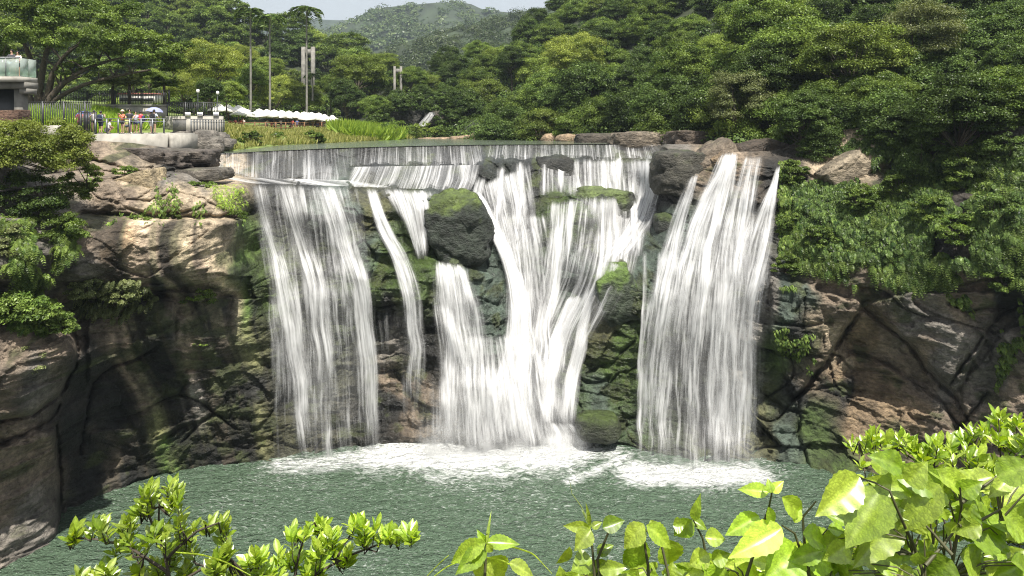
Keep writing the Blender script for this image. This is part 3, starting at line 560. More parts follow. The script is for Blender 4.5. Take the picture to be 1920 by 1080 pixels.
# centre
c = fall([(884, 352), (905, 400), (932, 470), (948, 540), (940, 620), (925, 730), (890, 850)], [(1006, 299), (1014, 390), (1014, 470), (1000, 540), (1016, 620), (1060, 730), (1095, 850)], [.55, .35, .35, .5, .6, .6, .6], 'white veil spreading over the domed rocks in the centre', off=.25)
d = fall([(880, 362), (912, 425), (942, 495), (954, 560), (942, 640), (915, 740), (865, 850)], [(902, 358), (946, 430), (976, 500), (992, 560), (1002, 640), (1010, 740), (1030, 850)], [1.0, .95, .95, .95, .8, .7, .7], 'bright narrow diagonal torrent right of the mossy boulder', off=.7)
fall([(1006, 296), (1008, 330), (1010, 366)], [(1240, 296), (1238, 330), (1236, 372)], [.4, .34, .38], 'broad bumpy curtain under the rim at the right', off=.2, edge=.06, soft=.5)
e = fall([(1062, 366), (1034, 430), (1012, 500), (1000, 560), (992, 640), (1000, 740), (1000, 845)], [(1192, 368), (1212, 430), (1212, 500), (1176, 560), (1110, 640), (1080, 740), (1090, 845)], [.45, .28, .26, .32, .4, .45, .6], 'fanned curtain pouring off the round green ledge', off=.35)
fall([(1020, 380), (1015, 440), (1005, 520), (990, 600), (985, 700)], [(1075, 372), (1070, 440), (1060, 520), (1045, 600), (1040, 700)], [.6, .7, .7, .8, .8], None, layers=1, off=.8, edge=.3, parent=e)
fall([(1192, 298), (1190, 370), (1152, 440), (1112, 500)], [(1244, 298), (1240, 370), (1226, 430), (1175, 486)], [.62, .6, .65, .8], 'grey white curtain at the right end of the rim', off=.3)
fall([(1062, 556), (1032, 620), (1014, 700), (1006, 800)], [(1096, 552), (1072, 620), (1052, 700), (1046, 806)], [.9, .95, .85, .7], 'short bright jet left of the green boulder', off=.3)
fall([(1100, 545), (1080, 620), (1060, 700), (1045, 806)], [(1118, 530), (1106, 620), (1092, 700), (1082, 806)], [.95, .95, .85, .7], 'second short jet hugging the green boulder', off=.3)
fall([(856, 625), (806, 715), (752, 848)], [(970, 625), (1030, 715), (1115, 848)], [.42, .55, .7], 'splashing white mound where the centre falls hit the pool', off=1.1, edge=.3)
fall([(1010, 790), (1000, 812), (990, 840)], [(1085, 792), (1125, 815), (1135, 840)], [.8, .85, .9], 'low heap of spray at the foot of the green boulder', off=.8, edge=.3)
for k, (x0, w_, y0, y1, sl_, d_) in enumerate([(1022, 14, 298, 366, -4, .95), (1052, 20, 296, 360, 4, .8), (1080, 14, 296, 362, -2, .95), (1108, 18, 295, 364, 3, .85), (1136, 12, 295, 366, -3, 1.0), (1160, 20, 295, 368, 2, .85), (1186, 14, 296, 372, 2, .95), (1214, 18, 296, 376, -3, .9),
    (1072, 22, 372, 520, -22, .9), (1100, 14, 385, 530, -18, .7), (1150, 18, 372, 500, 6, .95), (1186, 24, 375, 480, 8, .9), (1130, 12, 372, 540, -6, .7), (1040, 16, 375, 560, -14, .9), (905, 30, 330, 400, -14, .9), (940, 26, 310, 420, -6, .9), (975, 24, 302, 430, 0, .8)]):
    fall([(x0 - w_ / 2, y0), (x0 - w_ / 2 + sl_ * .4, (y0 + y1) / 2), (x0 - w_ * .75 + sl_, y1)], [(x0 + w_ / 2, y0), (x0 + w_ / 2 + sl_ * .4, (y0 + y1) / 2), (x0 + w_ * .75 + sl_, y1)], [d_ * 1.1, d_, d_ * .8], None, layers=1, off=.75, edge=.4, parent=c if (x0 < 1000) else e, soft=.6)
fall([(1090, 372), (1096, 450), (1104, 545)], [(1238, 378), (1232, 430), (1180, 548)], [.34, .3, .3], 'thin vertical veil over the dark rock between the fanned curtain and the green boulder', off=.25, edge=.2, uf=1.5)
fall([(905, 400), (930, 460), (956, 520), (968, 600)], [(1040, 400), (1040, 460), (1034, 520), (1030, 600)], [.35, .38, .4, .4], 'thin veil filling the gap between the torrent and the fanned curtain', off=.3, edge=.25)
fall([(815, 420), (822, 450), (826, 486)], [(840, 420), (842, 450), (846, 488)], [.5, .5, .4], 'faint trickle on the left face of the mossy boulder', layers=1, off=.9, edge=.3)
# right
f = fall([(1352, 287), (1308, 360), (1266, 450), (1236, 560), (1222, 700), (1212, 900)], [(1386, 284), (1384, 360), (1376, 450), (1368, 560), (1362, 700), (1370, 900)], [.7, .48, .42, .38, .34, .28], 'tall right fall springing from a notch in the dark rim rocks', off=.3, edge=.12)
for l_, r_, d_ in [([(1356, 287), (1330, 360), (1305, 450), (1290, 560), (1282, 700), (1278, 905)], [(1384, 285), (1370, 360), (1350, 450), (1336, 560), (1326, 700), (1325, 905)], [1.0, .95, .9, .85, .75, .65]),
                   ([(1352, 300), (1300, 390), (1268, 470), (1245, 580), (1228, 720), (1218, 900)], [(1372, 300), (1338, 390), (1305, 470), (1285, 580), (1268, 720), (1262, 900)], [.7, .75, .7, .7, .65, .5])]:
    fall(l_, r_, d_, None, layers=1, off=.9, edge=.3, parent=f)
fall([(1392, 292), (1366, 370), (1342, 470), (1322, 600), (1315, 900)], [(1432, 290), (1424, 370), (1416, 470), (1422, 600), (1425, 900)], [.5, .5, .45, .42, .35], 'thinner veil right of the tall fall', off=.35)
g = fall([(1455, 312), (1440, 360), (1394, 420), (1356, 500), (1332, 620), (1318, 900)], [(1464, 310), (1458, 360), (1456, 410), (1452, 500), (1440, 620), (1428, 900)], [.6, .8, .6, .5, .42, .34], 'far right jet that fans out below the leafy overhang', off=.4)
fall([(1440, 370), (1420, 450), (1385, 560), (1370, 700), (1360, 890)], [(1458, 370), (1454, 450), (1430, 560), (1415, 700), (1405, 890)], [.9, .75, .6, .5, .4], None, layers=1, off=.9, edge=.3, parent=g)
fall([(1288, 330), (1258, 400), (1238, 460), (1208, 560), (1190, 700), (1178, 860)], [(1314, 322), (1292, 400), (1280, 460), (1268, 560), (1250, 700), (1245, 860)], [.35, .55, .6, .5, .42, .3], 'slender stream left of the tall right fall', off=.3)
for k, (x0, d_) in enumerate([(1205, .7), (1232, .75)]):
    fall([(x0, 470), (x0 - 4, 600), (x0 - 10, 740), (x0 - 16, 870)], [(x0 + 10, 468), (x0 + 6, 600), (x0 + 1, 740), (x0 - 4, 872)], [d_, d_, d_ * .8, d_ * .5], ['hair thin thread of water nearest the green boulder', 'hair thin thread of water just left of the tall right fall'][k], layers=1, off=.4)
fall([(858, 395), (861, 440), (863, 487)], [(864, 395), (868, 440), (872, 487)], [.7, .6, .6], 'single thin trickle down the face of the mossy boulder', layers=1, off=.3)
# spray standing at the feet of the falls
def spray(name, pts, h, d, w=1.0, seed=0):
    n = 60; tx = np.linspace(0, 1, n); px = np.interp(tx, np.linspace(0, 1, len(pts)), [p[0] for p in pts]); py = np.interp(tx, np.linspace(0, 1, len(pts)), [p[1] for p in pts])
    Vs, Fs, Ds, k0 = [], [], [], 0
    for L_ in range(3):
        Y = WL(py) - .2 - .5 * L_ + .3 * vnoise(tx * 9, tx * 0 + L_ + seed); z = np.linspace(-.1, 1, 14)
        hh = h * (.7 + .3 * vnoise(tx * 6 + 9, tx * 0 + L_ + seed)) * (1 - .25 * L_)
        X = (px - CX) / F * WL(py); V = np.stack([X[None] + 0 * z[:, None], Y[None] - .35 * np.clip(z, 0, 1)[:, None] ** .5, z[:, None] * hh[None]], -1)
        e = np.minimum(sstep(0, .15, tx), sstep(0, .15, 1 - tx)); dd = d * (1 - np.clip(z, 0, 1)[:, None]) ** 1.6 * e[None]
        Vs.append(V.reshape(-1, 3)); Fs.append(grid_faces(14, n) + k0); Ds.append(dd.ravel()); k0 += 14 * n
    tag(link(name, mesh_np(name, np.vstack(Vs), np.vstack(Fs), M['mist'], None, True, attrs={'dens': np.concatenate(Ds)})), kind='stuff')
spray('spray', [(505, 872), (600, 874), (730, 850)], 2.4, .3, seed=1); spray('spray', [(770, 850), (850, 850), (1000, 846), (1110, 842)], 5.0, .7, seed=2); spray('spray', [(1180, 885), (1300, 893), (1440, 886)], 3.8, .5, seed=3)
# ------------------------------------------------------------------ vegetation generators
def leaves_mesh(name, C_, Nrm, size, mat, colv, val, asp=0.5, fold=0.18, droop=None, rng=R):
    """one bent rhombic leaf per centre; C_ (n,3), Nrm (n,3) leaf normals, size (n,)"""
    n = len(C_); Nrm = Nrm / (np.linalg.norm(Nrm, axis=1, keepdims=True) + 1e-9)
    if droop is None:
        a = rng.normal(size=(n, 3))
    else: a = droop
    a = a - (a * Nrm).sum(1, keepdims=True) * Nrm; a /= np.linalg.norm(a, axis=1, keepdims=True) + 1e-9
    b = np.cross(Nrm, a); s = size[:, None]
    V = np.stack([C_ - a * s * .5, C_ + b * s * asp * .5 + Nrm * s * fold, C_ + a * s * .5, C_ - b * s * asp * .5 + Nrm * s * fold * rng.uniform(-.3, 1, (n, 1))], 1).reshape(-1, 3)
    Fq = np.arange(n * 4).reshape(n, 4)
    cc = np.zeros((n, 4, 3), np.float32); cc[..., 0] = colv[:, None]; cc[..., 1] = val[:, None]
    return mesh_np(name, V, Fq, mat, cc.reshape(-1, 3))
def unit(n, rng):
    v = rng.normal(size=(n, 3)); return v / np.linalg.norm(v, axis=1, keepdims=True)
def crown_np(rng, rad, nclump, per, leaf, clump_r=(0.2, 0.36), shell=(0.55, 1.0), low=-0.45, flat=0.7, centre=(0, 0, 0)):
    rad = np.array(rad, float)
    d = unit(nclump * 3, rng); d = d[d[:, 2] > low][:nclump]
    lump = 1 + 0.25 * vnoise(d[:, 0] * 1.7 + rng.uniform(0, 50), d[:, 1] * 1.7, d[:, 2] * 1.7, 3)
    cen = d * rad * (rng.uniform(*shell, (len(d), 1)) ** 0.6) * lump[:, None]
    cr = rng.uniform(*clump_r, len(d)) * rad.mean()
    C_, Nn, cv, vv = [], [], [], []
    for c, r, dd in zip(cen, cr, d):
        k = int(per * rng.uniform(0.6, 1.4)); u = unit(k, rng); u[:, 2] = np.where(u[:, 2] < -0.25, -u[:, 2] * .6, u[:, 2])
        q = c + u * r * np.array([1, 1, flat]) * rng.uniform(0.4, 1.0, (k, 1)) ** .8 * rng.uniform(.9, 1.3, (k, 1))
        C_.append(q); Nn.append(u * 0.7 + np.array([0, 0, 0.55]) + rng.normal(size=(k, 3)) * 0.6)
        t = rng.uniform(0, 1); cv.append(np.clip(t * 0.55 + rng.uniform(0, .45, k), 0, 1)); vv.append(rng.uniform(.55, 1.45, k) * rng.uniform(.75, 1.2))
    C_ = np.vstack(C_) + np.array(centre); Nn = np.vstack(Nn); cv = np.concatenate(cv); vv = np.concatenate(vv)
    return C_, Nn, leaf * rng.uniform(.65, 1.3, len(C_)), cv, vv, cen + np.array(centre)
def tube_np(path, rad, k=7):
    path = np.array(path, float); rad = np.array(rad, float); n = len(path)
    T = np.gradient(path, axis=0); T /= np.linalg.norm(T, axis=1, keepdims=True) + 1e-9
    ref = np.array([0.31, 0.9, 0.17]); A = np.cross(T, ref); A /= np.linalg.norm(A, axis=1, keepdims=True) + 1e-9; B = np.cross(T, A)
    th = np.linspace(0, 2 * np.pi, k, endpoint=False)
    V = path[:, None] + rad[:, None, None] * (np.cos(th)[None, :, None] * A[:, None] + np.sin(th)[None, :, None] * B[:, None])
    i = np.arange(n * k).reshape(n, k); j = np.roll(i, -1, 1)
    Fq = np.stack([i[:-1], j[:-1], j[1:], i[1:]], -1).reshape(-1, 4)
    return V.reshape(-1, 3), Fq
class MB:
    def __init__(s): s.V = []; s.F = []; s.n = 0
    def add(s, V, Fq): s.V.append(np.asarray(V, float)); s.F.append(np.asarray(Fq) + s.n); s.n += len(V); return s
    def tube(s, path, rad, k=7):
        if np.isscalar(rad): rad = [rad] * len(path)
        return s.add(*tube_np(path, rad, k))
    def box(s, x0, x1, y0, y1, z0, z1, T=None):
        V = np.array([(x, y, z) for z in (z0, z1) for y in (y0, y1) for x in (x0, x1)], float)
        if T is not None: V = np.array([T @ Vector(v) for v in V])
        return s.add(V, [(0, 1, 3, 2)[::-1], (4, 5, 7, 6), (0, 1, 5, 4), (2, 3, 7, 6)[::-1], (0, 2, 6, 4)[::-1], (1, 3, 7, 5)])
    def build(s, name, mat, parent=None, smooth=False, loc=None):
        return link(name, mesh_np(name, np.vstack(s.V), np.vstack(s.F), mat, None, smooth), parent, loc)
def tree_meshes(seed, rad, h, nclump, per, leaf, mat, trunk_r=0.2, bark='bark', **kw):
    """crown and trunk meshes, origin at the foot of the trunk"""
    rng = np.random.default_rng(seed)
    C_, Nn, s, cv, vv, cen = crown_np(rng, rad, nclump, per, leaf, centre=(0, 0, h), **kw)
    cm = leaves_mesh('crown', C_, Nn, s, M[mat], cv, vv, rng=rng)
    mb = MB(); fork = h - rad[2] * 0.75
    lean = rng.uniform(-.06, .06, 2) * h
    p = [(lean[0] * t * t, lean[1] * t * t, -0.5 + (fork + .5) * t) for t in np.linspace(0, 1, 6)]
    mb.tube(p, np.linspace(trunk_r * 1.25, trunk_r * .8, 6), 8)
    for c in cen[rng.choice(len(cen), min(len(cen), 16), False)]:
        a = np.array(p[-1]); m_ = (a + c) / 2 + np.array([0, 0, -0.1 * h]) * rng.uniform(0, 1); t = np.linspace(0, 1, 6)[:, None]
        q = a * (1 - t) ** 2 + 2 * m_ * t * (1 - t) + c * t * t
        mb.tube(q, np.linspace(trunk_r * .5, trunk_r * .08, 6), 5)
    tm = mesh_np('trunk', np.vstack(mb.V), np.vstack(mb.F), M[bark], None, True)
    return cm, tm
def put_tree(meshes, loc, scale, rot, label, name='tree', group=None, cat='tree'):
    root = empty(name, loc, label, cat, group); root.rotation_euler = (0, 0, rot)
    root.scale = scale if hasattr(scale, '__len__') else (scale,) * 3
    link('crown', meshes[0], root); link('trunk', meshes[1], root)
    return root
def sheet(name, ctl, xr, yr, step, mat, ndisp=0.6, top=None, colr=None, kind='structure'):
    """hill surface through control points (px,py,Y)"""
    f = RBF([(a, b) for a, b, c in ctl], [c for a, b, c in ctl])
    x = np.arange(xr[0], xr[1] + step, step); t = np.linspace(0, 1, int((yr[1] - yr[0]) / step) + 2)
    X, T = np.meshgrid(x, t)
    y0 = np.interp(X, *top) if top is not None else yr[0]
    Yp = y0 + (yr[1] - y0) * T; D = np.maximum(f(X, Yp), 20)
    D = D * (1 + ndisp * 0.05 * fbm(X / 40, Yp / 30, o=4, s=hash(name) % 50 if False else len(name)))
    V = Pn(X, Yp, D)
    o = link(name, mesh_np(name, V.reshape(-1, 3), grid_faces(*X.shape)[:, ::-1], mat, None, True)); tag(o, kind=kind)
    return f
M['soil'] = plain('soil_and_undergrowth', (0.03, 0.04, 0.016), 0.95, 0, 0.35, 0.8, 0.6)
M['grass_ground'] = plain('grassy_ground', (0.15, 0.2, 0.05), 0.95, 0, 0.3, 1.2, 0.5)
M['far_ground'] = plain('far_forest_floor', (0.035, 0.05, 0.025), 0.95, 0, 0.35, 0.05, 0.6)

# ------------------------------------------------------------------ the ground beyond and the hills
gm = plain('dark_earth', (0.06, 0.07, 0.035), 0.95, 0, 0.3, 0.3, 0.3)
g1 = np.linspace(-1, 1, 60); GXX, GYY = np.meshgrid(np.sign(g1) * np.abs(g1) ** 2 * 4000, np.sign(g1) * np.abs(g1) ** 2 * 4000)
gr = link('ground', mesh_np('ground', np.stack([GXX, GYY, -3 + 0 * GXX], -1).reshape(-1, 3), grid_faces(60, 60), gm)); tag(gr, kind='structure')
# right hillside
rh = sheet('right_hillside', [(720, 262, 120), (760, 262, 108), (900, 264, 92), (1060, 268, 84), (1240, 272, 72), (1330, 276, 60), (1480, 300, 53), (1600, 300, 50), (1800, 300, 46), (1930, 300, 43), (2300, 300, 38),
    (720, 180, 150), (820, 130, 150), (900, 120, 135), (1060, 120, 115), (1240, 120, 95), (1400, 120, 78), (1600, 100, 66), (1930, 100, 56), (2300, 100, 50),
    (1000, 20, 175), (1100, -60, 175), (1400, -100, 120), (1900, -150, 85), (2300, -150, 75)],
    (720, 2600), (-150, 300), 12, M['soil'], 0.8, ([720, 760, 860, 930, 1000, 1060, 1150, 1300, 2600], [215, 175, 145, 115, 80, 40, -60, -150, -200]))
# left bank (world coordinates)
lb = RBF([(-60, 40), (-33, 46), (-24, 52), (-22, 57), (-19, 70), (-16, 90), (-10, 110), (-30, 56), (-26, 70), (-23, 90), (-20, 120), (-36, 47.5), (-36, 60), (-45, 60), (-60, 60), (-60, 80), (-40, 80), (-32, 90), (-45, 110), (-40, 140), (-80, 100), (-80, 140), (0, 125), (-10, 150), (-28, 51)],
         [21.2, 19.7, 19.4, 19.5, 19.7, 19.8, 19.9, 21.2, 21.2, 21.2, 21.4, 21.2, 23.0, 23.4, 23.6, 24.2, 22.2, 21.3, 21.5, 21.8, 25.5, 27, 19.9, 20.5, 20.3])
by = np.linspace(47.5, 170, 220); tb = 1 - np.linspace(1, 0, 200) ** 1.8; TB, BY = np.meshgrid(tb, by)
shore = np.interp(BY, [47, 52, 57, 64, 75, 88, 104, 112, 170], [-28.5, -24.2, -22.0, -20.6, -17.6, -14.6, -11.5, 2, 20]) + 0.6 * vnoise(BY * .5, BY * 0 + 3.3)
BX = -110 + (shore + 110) * TB
def bank_z(x, y): return lb(x, y) + 0.18 * fbm(x * 0.35, y * 0.35, o=4, s=40)
BZ = bank_z(BX, BY) - 1.2 * sstep(0.985, 1.0, TB); bk = link('riverbank', mesh_np('riverbank', np.stack([BX, BY, BZ], -1).reshape(-1, 3), grid_faces(220, 200), M['grass_ground'], None, True)); tag(bk, kind='structure')
lh_top = ([-700, 150, 300, 400, 430, 520, 620, 680, 740, 800, 830], [-200, -100, -40, 10, 52, 72, 95, 125, 155, 190, 240])
lh = sheet('left_hill', [(-700, 246, 120), (150, 246, 120), (440, 246, 125), (700, 246, 135), (830, 246, 150), (150, 150, 145), (440, 150, 150), (700, 160, 165), (440, 40, 190), (300, -40, 215), (620, 70, 200), (760, 150, 185), (-300, -100, 180), (-600, 0, 150)],
           (-700, 830), (-200, 250), 12, M['soil'], 1.0, lh_top)
mh = sheet('middle_hill', [(600, 240, 260), (900, 240, 260), (1400, 240, 240), (600, 130, 300), (900, 120, 320), (1300, 100, 300), (700, 90, 420), (900, 40, 430), (1100, 0, 420), (1400, -60, 380)],
           (560, 1500), (-60, 240), 14, M['far_ground'], 1.0, ([560, 650, 700, 760, 830, 900, 960, 1000, 1100, 1500], [135, 118, 98, 80, 58, 42, 25, 18, 0, -60]))
fh = sheet('far_hill', [(500, 140, 700), (900, 140, 700), (1300, 100, 650), (640, 50, 850), (800, 10, 900), (1100, 10, 900), (1300, 0, 900)],
           (560, 1300), (-10, 140), 12, M['far_ground'], 1.0, ([560, 600, 655, 668, 700, 760, 830, 880, 905, 960, 1100, 1300], [70, 58, 46, 34, 16, 10, 4, 6, 18, 24, 20, 10]))
sheet('farthest_ridge', [(500, 100, 1600), (900, 100, 1600), (500, 30, 1700), (900, 30, 1700), (1300, 50, 1700)], (480, 1300), (30, 110), 12, M['far_ground'], .6, ([480, 560, 610, 640, 660, 700, 900, 1300], [30, 34, 37, 38, 37, 42, 40, 36]))

# far woods: masses nobody could count
def wood(name, hf, box, top, n, r0, leaf, per, seed):
    rng = np.random.default_rng(seed); x = rng.uniform(box[0], box[1], n); t = rng.uniform(0, 1, n)
    y0 = np.interp(x, *top); y = y0 + (box[2] - y0) * t; D = hf(x, y) * rng.uniform(.985, 1.01, n); C_ = Pn(x, y, D)
    cr = r0 * rng.uniform(.6, 1.3, n); u = unit(n * per, rng); u[:, 2] = np.abs(u[:, 2]) * 1.1 - 0.2
    base = np.repeat(C_, per, 0); r = np.repeat(cr, per)[:, None]
    lump = 1 + .35 * vnoise(u[:, 0] * 2.5 + base[:, 0], u[:, 1] * 2.5 + base[:, 1], u[:, 2] * 2.5, 3)[:, None]
    q = base + u * r * np.array([1, 1, .85]) * rng.uniform(.75, 1.05, (n * per, 1)) * lump
    cv = np.clip(np.repeat(rng.uniform(0, .7, n), per) + rng.uniform(0, .3, n * per), 0, 1)
    me = leaves_mesh(name, q, u + np.array([0, 0, .4]) + rng.normal(size=u.shape) * .3, leaf * rng.uniform(.7, 1.3, n * per), M['leaf_far'], cv, np.repeat(rng.uniform(.8, 1.2, n), per), 0.8, rng=rng)
    return tag(link(name, me), kind='stuff')
wood('far_hill_forest', fh, (560, 1100, 110), ([560, 600, 655, 668, 700, 760, 830, 880, 905, 960, 1100, 1300], [72, 60, 48, 36, 18, 12, 6, 8, 20, 26, 22, 12]), 700, 8.0, 2.6, 70, 5)
wood('middle_hill_forest', mh, (560, 1250, 240), ([560, 650, 700, 760, 830, 900, 960, 1000, 1100, 1500], [137, 120, 100, 82, 60, 44, 27, 20, 2, -60]), 1100, 5.0, .8, 230, 6)

# tree kinds
kinds = {}
for k_, a_ in {
    'hillA': (11, (4.2, 4.2, 3.6), 6.5, 44, 420, .34, 'leaf_mid', .25), 'hillB': (12, (3.6, 3.6, 4.0), 7, 42, 420, .33, 'leaf_dark', .25), 'hillC': (13, (4.6, 4.6, 3.2), 6, 44, 420, .34, 'leaf_olive', .25),
    'nearA': (21, (3.4, 3.4, 3.0), 5.5, 95, 520, .19, 'leaf_mid', .16), 'nearB': (22, (3.0, 3.0, 3.4), 5.6, 90, 520, .19, 'leaf_dark', .16), 'nearC': (23, (3.8, 3.8, 2.6), 5.2, 95, 520, .18, 'leaf_olive', .16), 'nearD': (24, (3.2, 3.2, 3.2), 5.6, 90, 500, .2, 'leaf_dark', .16),
    'yellow': (31, (3.6, 3.6, 3.2), 5.2, 80, 560, .17, 'leaf_yellow', .15), 'greyleaf': (32, (2.6, 2.6, 3.0), 4.5, 70, 480, .14, 'leaf_grey', .12)}.items():
    kinds[k_] = tree_meshes(*a_)
# the wooded left hill: trees one can tell apart
rng = np.random.default_rng(77); spots = []
tries = 0
while len(spots) < 215 and tries < 20000:
    tries += 1
    x = rng.uniform(-60, 830); y0 = np.interp(x, *lh_top); y = y0 + (238 - y0) * rng.uniform(0, 1)
    D = float(lh(np.array([x]), np.array([y]))[0]); q = Pn(np.array([x]), np.array([y]), np.array([D]))[0]
    if all((q[0] - s_[0]) ** 2 + ((q[2] - s_[2]) * 1.2) ** 2 > 4.3 ** 2 for s_ in spots): spots.append((*q, x, y))
for i, s_ in enumerate(spots):
    kd = ['hillA', 'hillB', 'hillC'][rng.choice(3, p=[.45, .3, .25])]
    lab = {'hillA': 'mid green rounded tree among the forest on the left hill', 'hillB': 'dark green tree among the forest on the left hill', 'hillC': 'olive green spreading tree among the forest on the left hill'}[kd]
    sc = rng.uniform(.75, 1.15) * (s_[1] / 150) ** .5
    put_tree(kinds[kd], (s_[0], s_[1], s_[2] - 4.2), sc, rng.uniform(0, 6.28), lab, 'hillside_tree', 'trees on the wooded left hill')
# trees of the steep right slope; (px, py of crown centre, scale, kind)
rs = []
rng = np.random.default_rng(91)
yy = 250
tries = 0
while len(rs) < 150 and tries < 20000:
    tries += 1
    x = rng.uniform(770, 2050); y = rng.uniform(-120, 265)
    if y < np.interp(x, [770, 800, 860, 900, 950, 1000, 1040, 1100, 1200], [150, 125, 118, 95, 75, 40, 20, -40, -130]) or (x < 900 and y > 220): continue
    if x < 820 and y > 170: continue
    if 1330 < x < 1560 and y > 240: continue
    D = float(rh(np.array([x]), np.array([y]))[0]) - 2; w = 3.1 * F / D
    if all(np.hypot(x - a, (y - b) * 1.1) > 0.62 * (w + c_) / 2 * 1.5 for a, b, c_, *_ in rs): rs.append((x, y, w, D))
for i, (x, y, w, D) in enumerate(rs):
    p = P(x, y, D); u = rng.uniform()
    kd = (['nearA', 'nearA', 'nearB', 'nearC', 'nearD'] if x < 1500 else ['nearB', 'nearA', 'nearD', 'nearB', 'nearD'])[int(u * 5)]  # far right leans to dark leaf kinds, painting in that side's shade
    lab = {'nearA': 'mid green leafy tree on the steep right slope', 'nearB': 'dark green tall crowned tree on the steep right slope', 'nearC': 'olive green spreading tree on the steep right slope', 'nearD': 'dark broad leaved tree on the steep right slope'}[kd]
    sc = rng.uniform(.85, 1.15) * (1 if x < 1500 else .85)
    put_tree(kinds[kd], (p.x, p.y, p.z - 5.4 * sc), sc, rng.uniform(0, 6.28), lab, 'slope_tree', 'trees crowding the steep right slope')
# ------------------------------------------------------------------ boulders and ledges
def ico(sub):
    import bmesh
    bm = bmesh.new(); bmesh.ops.create_icosphere(bm, subdivisions=sub, radius=1)
    V = np.array([v.co[:] for v in bm.verts]); Fq = np.array([[v.index for v in f.verts] for f in bm.faces]); bm.free(); return V, Fq
ICO = {k: ico(k) for k in (3, 4, 5)}
def boulder(px, py, Y, r, colr, label, seed=0, sub=4, box=0.55, moss=0.3, rot=0.0, wet=0.2, group=None, name='boulder', cat='boulder', top=(0.055, 0.08, 0.02), tilt=0.0):
    V, Fq = ICO[sub]; r = np.array(r, float)
    p = np.sign(V) * np.abs(V) ** (1 - box * .6); p = p / np.maximum(np.abs(p).max(1, keepdims=True), 1e-6) * box + V * (1 - box)
    q = p * r
    c = cells(q[:, 0] * .5 + q[:, 1] * .35 + seed * 3.1, q[:, 2] * .7 + q[:, 1] * .3 + seed, 3)
    k = 1 + 0.16 * (c[2] - .5) + .2 * fbm(q[:, 0] * .45 + seed, q[:, 1] * .45, q[:, 2] * .6, 4, seed) - .06 * np.exp(-((c[1] - c[0]) / .06) ** 2) + .05 * fbm(q[:, 0] * 2 + seed, q[:, 1] * 2, q[:, 2] * 3, 3, seed + 9)
    q = q * k[:, None]
    ca, sa = math.cos(tilt), math.sin(tilt); q = np.stack([q[:, 0] * ca - q[:, 2] * sa, q[:, 1], q[:, 0] * sa + q[:, 2] * ca], -1)
    ca, sa = math.cos(rot), math.sin(rot); q = np.stack([q[:, 0] * ca - q[:, 1] * sa, q[:, 0] * sa + q[:, 1] * ca, q[:, 2]], -1)
    n = fbm(q[:, 0] * 1.1 + seed, q[:, 1] * 1.1, q[:, 2] * 1.1, 4, seed + 3)
    mo = sstep(0.15, .5, V[:, 2] + n * .9 - (0.75 - moss)) * min(1, moss * 2.2)
    C3 = np.array(colr)[None] * (1 + .5 * n[:, None]); C3 = C3 * (1 - mo[:, None]) + np.array(top) * mo[:, None]
    o = link(name, mesh_np(name, q, Fq, M['rock'], C3, True, attrs={'wet': np.full(len(q), wet)}), None, P(px, py, Y))
    return tag(o, label, cat, group)
boulder(862, 430, 52.2, (2.5, 2.6, 3.0), (0.035, 0.045, 0.032), 'big mossy boulder dividing the white chute from the diagonal torrent', 3, 5, .3, .6, wet=.6, top=(.10, .14, .03), tilt=.25)
boulder(1042, 332, 61.5, (2.0, 1.5, 2.0), (0.035, 0.035, 0.03), 'dark rounded boulder poking through the falls under the rim', 5, 4, .4, .1, wet=.7)
boulder(1038, 382, 58.6, (1.6, 1.3, 1.1), (0.05, 0.055, 0.035), 'green topped boulder below the dark rounded one in the falls', 6, 4, .4, .7, wet=.6)
boulder(1122, 385, 58.2, (3.1, 1.8, 1.5), (0.05, 0.055, 0.04), 'round green ledge rock under the fanned curtain', 7, 5, .35, .7, wet=.6, top=(.12, .16, .05))
boulder(1158, 552, 49.6, (1.55, 1.5, 2.1), (0.045, 0.06, 0.035), 'light green boulder left of the tall right fall', 8, 5, .5, .7, wet=.5, top=(.10, .16, .03), tilt=.35)
boulder(1278, 325, 54.6, (2.2, 1.8, 1.75), (0.075, 0.07, 0.055), 'dark blocky rim rock at the right end of the long rim', 9, 5, .5, .25, wet=.3)
boulder(1345, 300, 54.4, (1.7, 1.6, 1.5), (0.17, 0.135, 0.1), 'tilted brown rim rock left of the notch of the tall fall', 10, 4, .6, .1, tilt=.5)
boulder(1425, 300, 54.2, (2.4, 1.6, 1.5), (0.10, 0.075, 0.055), 'dark red brown rim rock right of the notch of the tall fall', 12, 4, .6, .1, wet=.4)
boulder(1256, 425, 53.6, (1.3, 1.2, 1.1), (0.04, 0.045, 0.035), 'small dark green rock beside the slender stream', 13, 4, .5, .5, wet=.5)
boulder(1120, 800, 46.6, (1.5, 1.2, .9), (0.05, 0.06, 0.03), 'low green rock in the spray at the pool edge', 14, 4, .4, .6, wet=.7)
boulder(268, 292, 47.0, (4.3, 2.2, .6), (0.12, 0.10, 0.085), 'long dark brown rock slab under the concrete terrace', 15, 5, .85, .1, tilt=-.06, name='rock_slab', cat='rock slab')
boulder(325, 310, 48.0, (2.1, 1.4, .3), (0.06, 0.05, 0.045), 'thin dark ledge rock at the left end of the rim', 16, 4, .8, .1, name='rock_slab', cat='rock slab')
boulder(355, 326, 46.2, (2.6, 1.3, .42), (0.13, 0.115, 0.095), 'grey layered rock slab beneath the long dark slab', 17, 4, .8, .15, name='rock_slab', cat='rock slab')
boulder(262, 350, 41.6, (1.5, 1.2, .9), (0.40, 0.32, 0.20), 'pale yellow block of sandstone with a sharp corner on the left cliff', 18, 4, .8, .05, tilt=.3, name='sandstone_block', cat='rock')
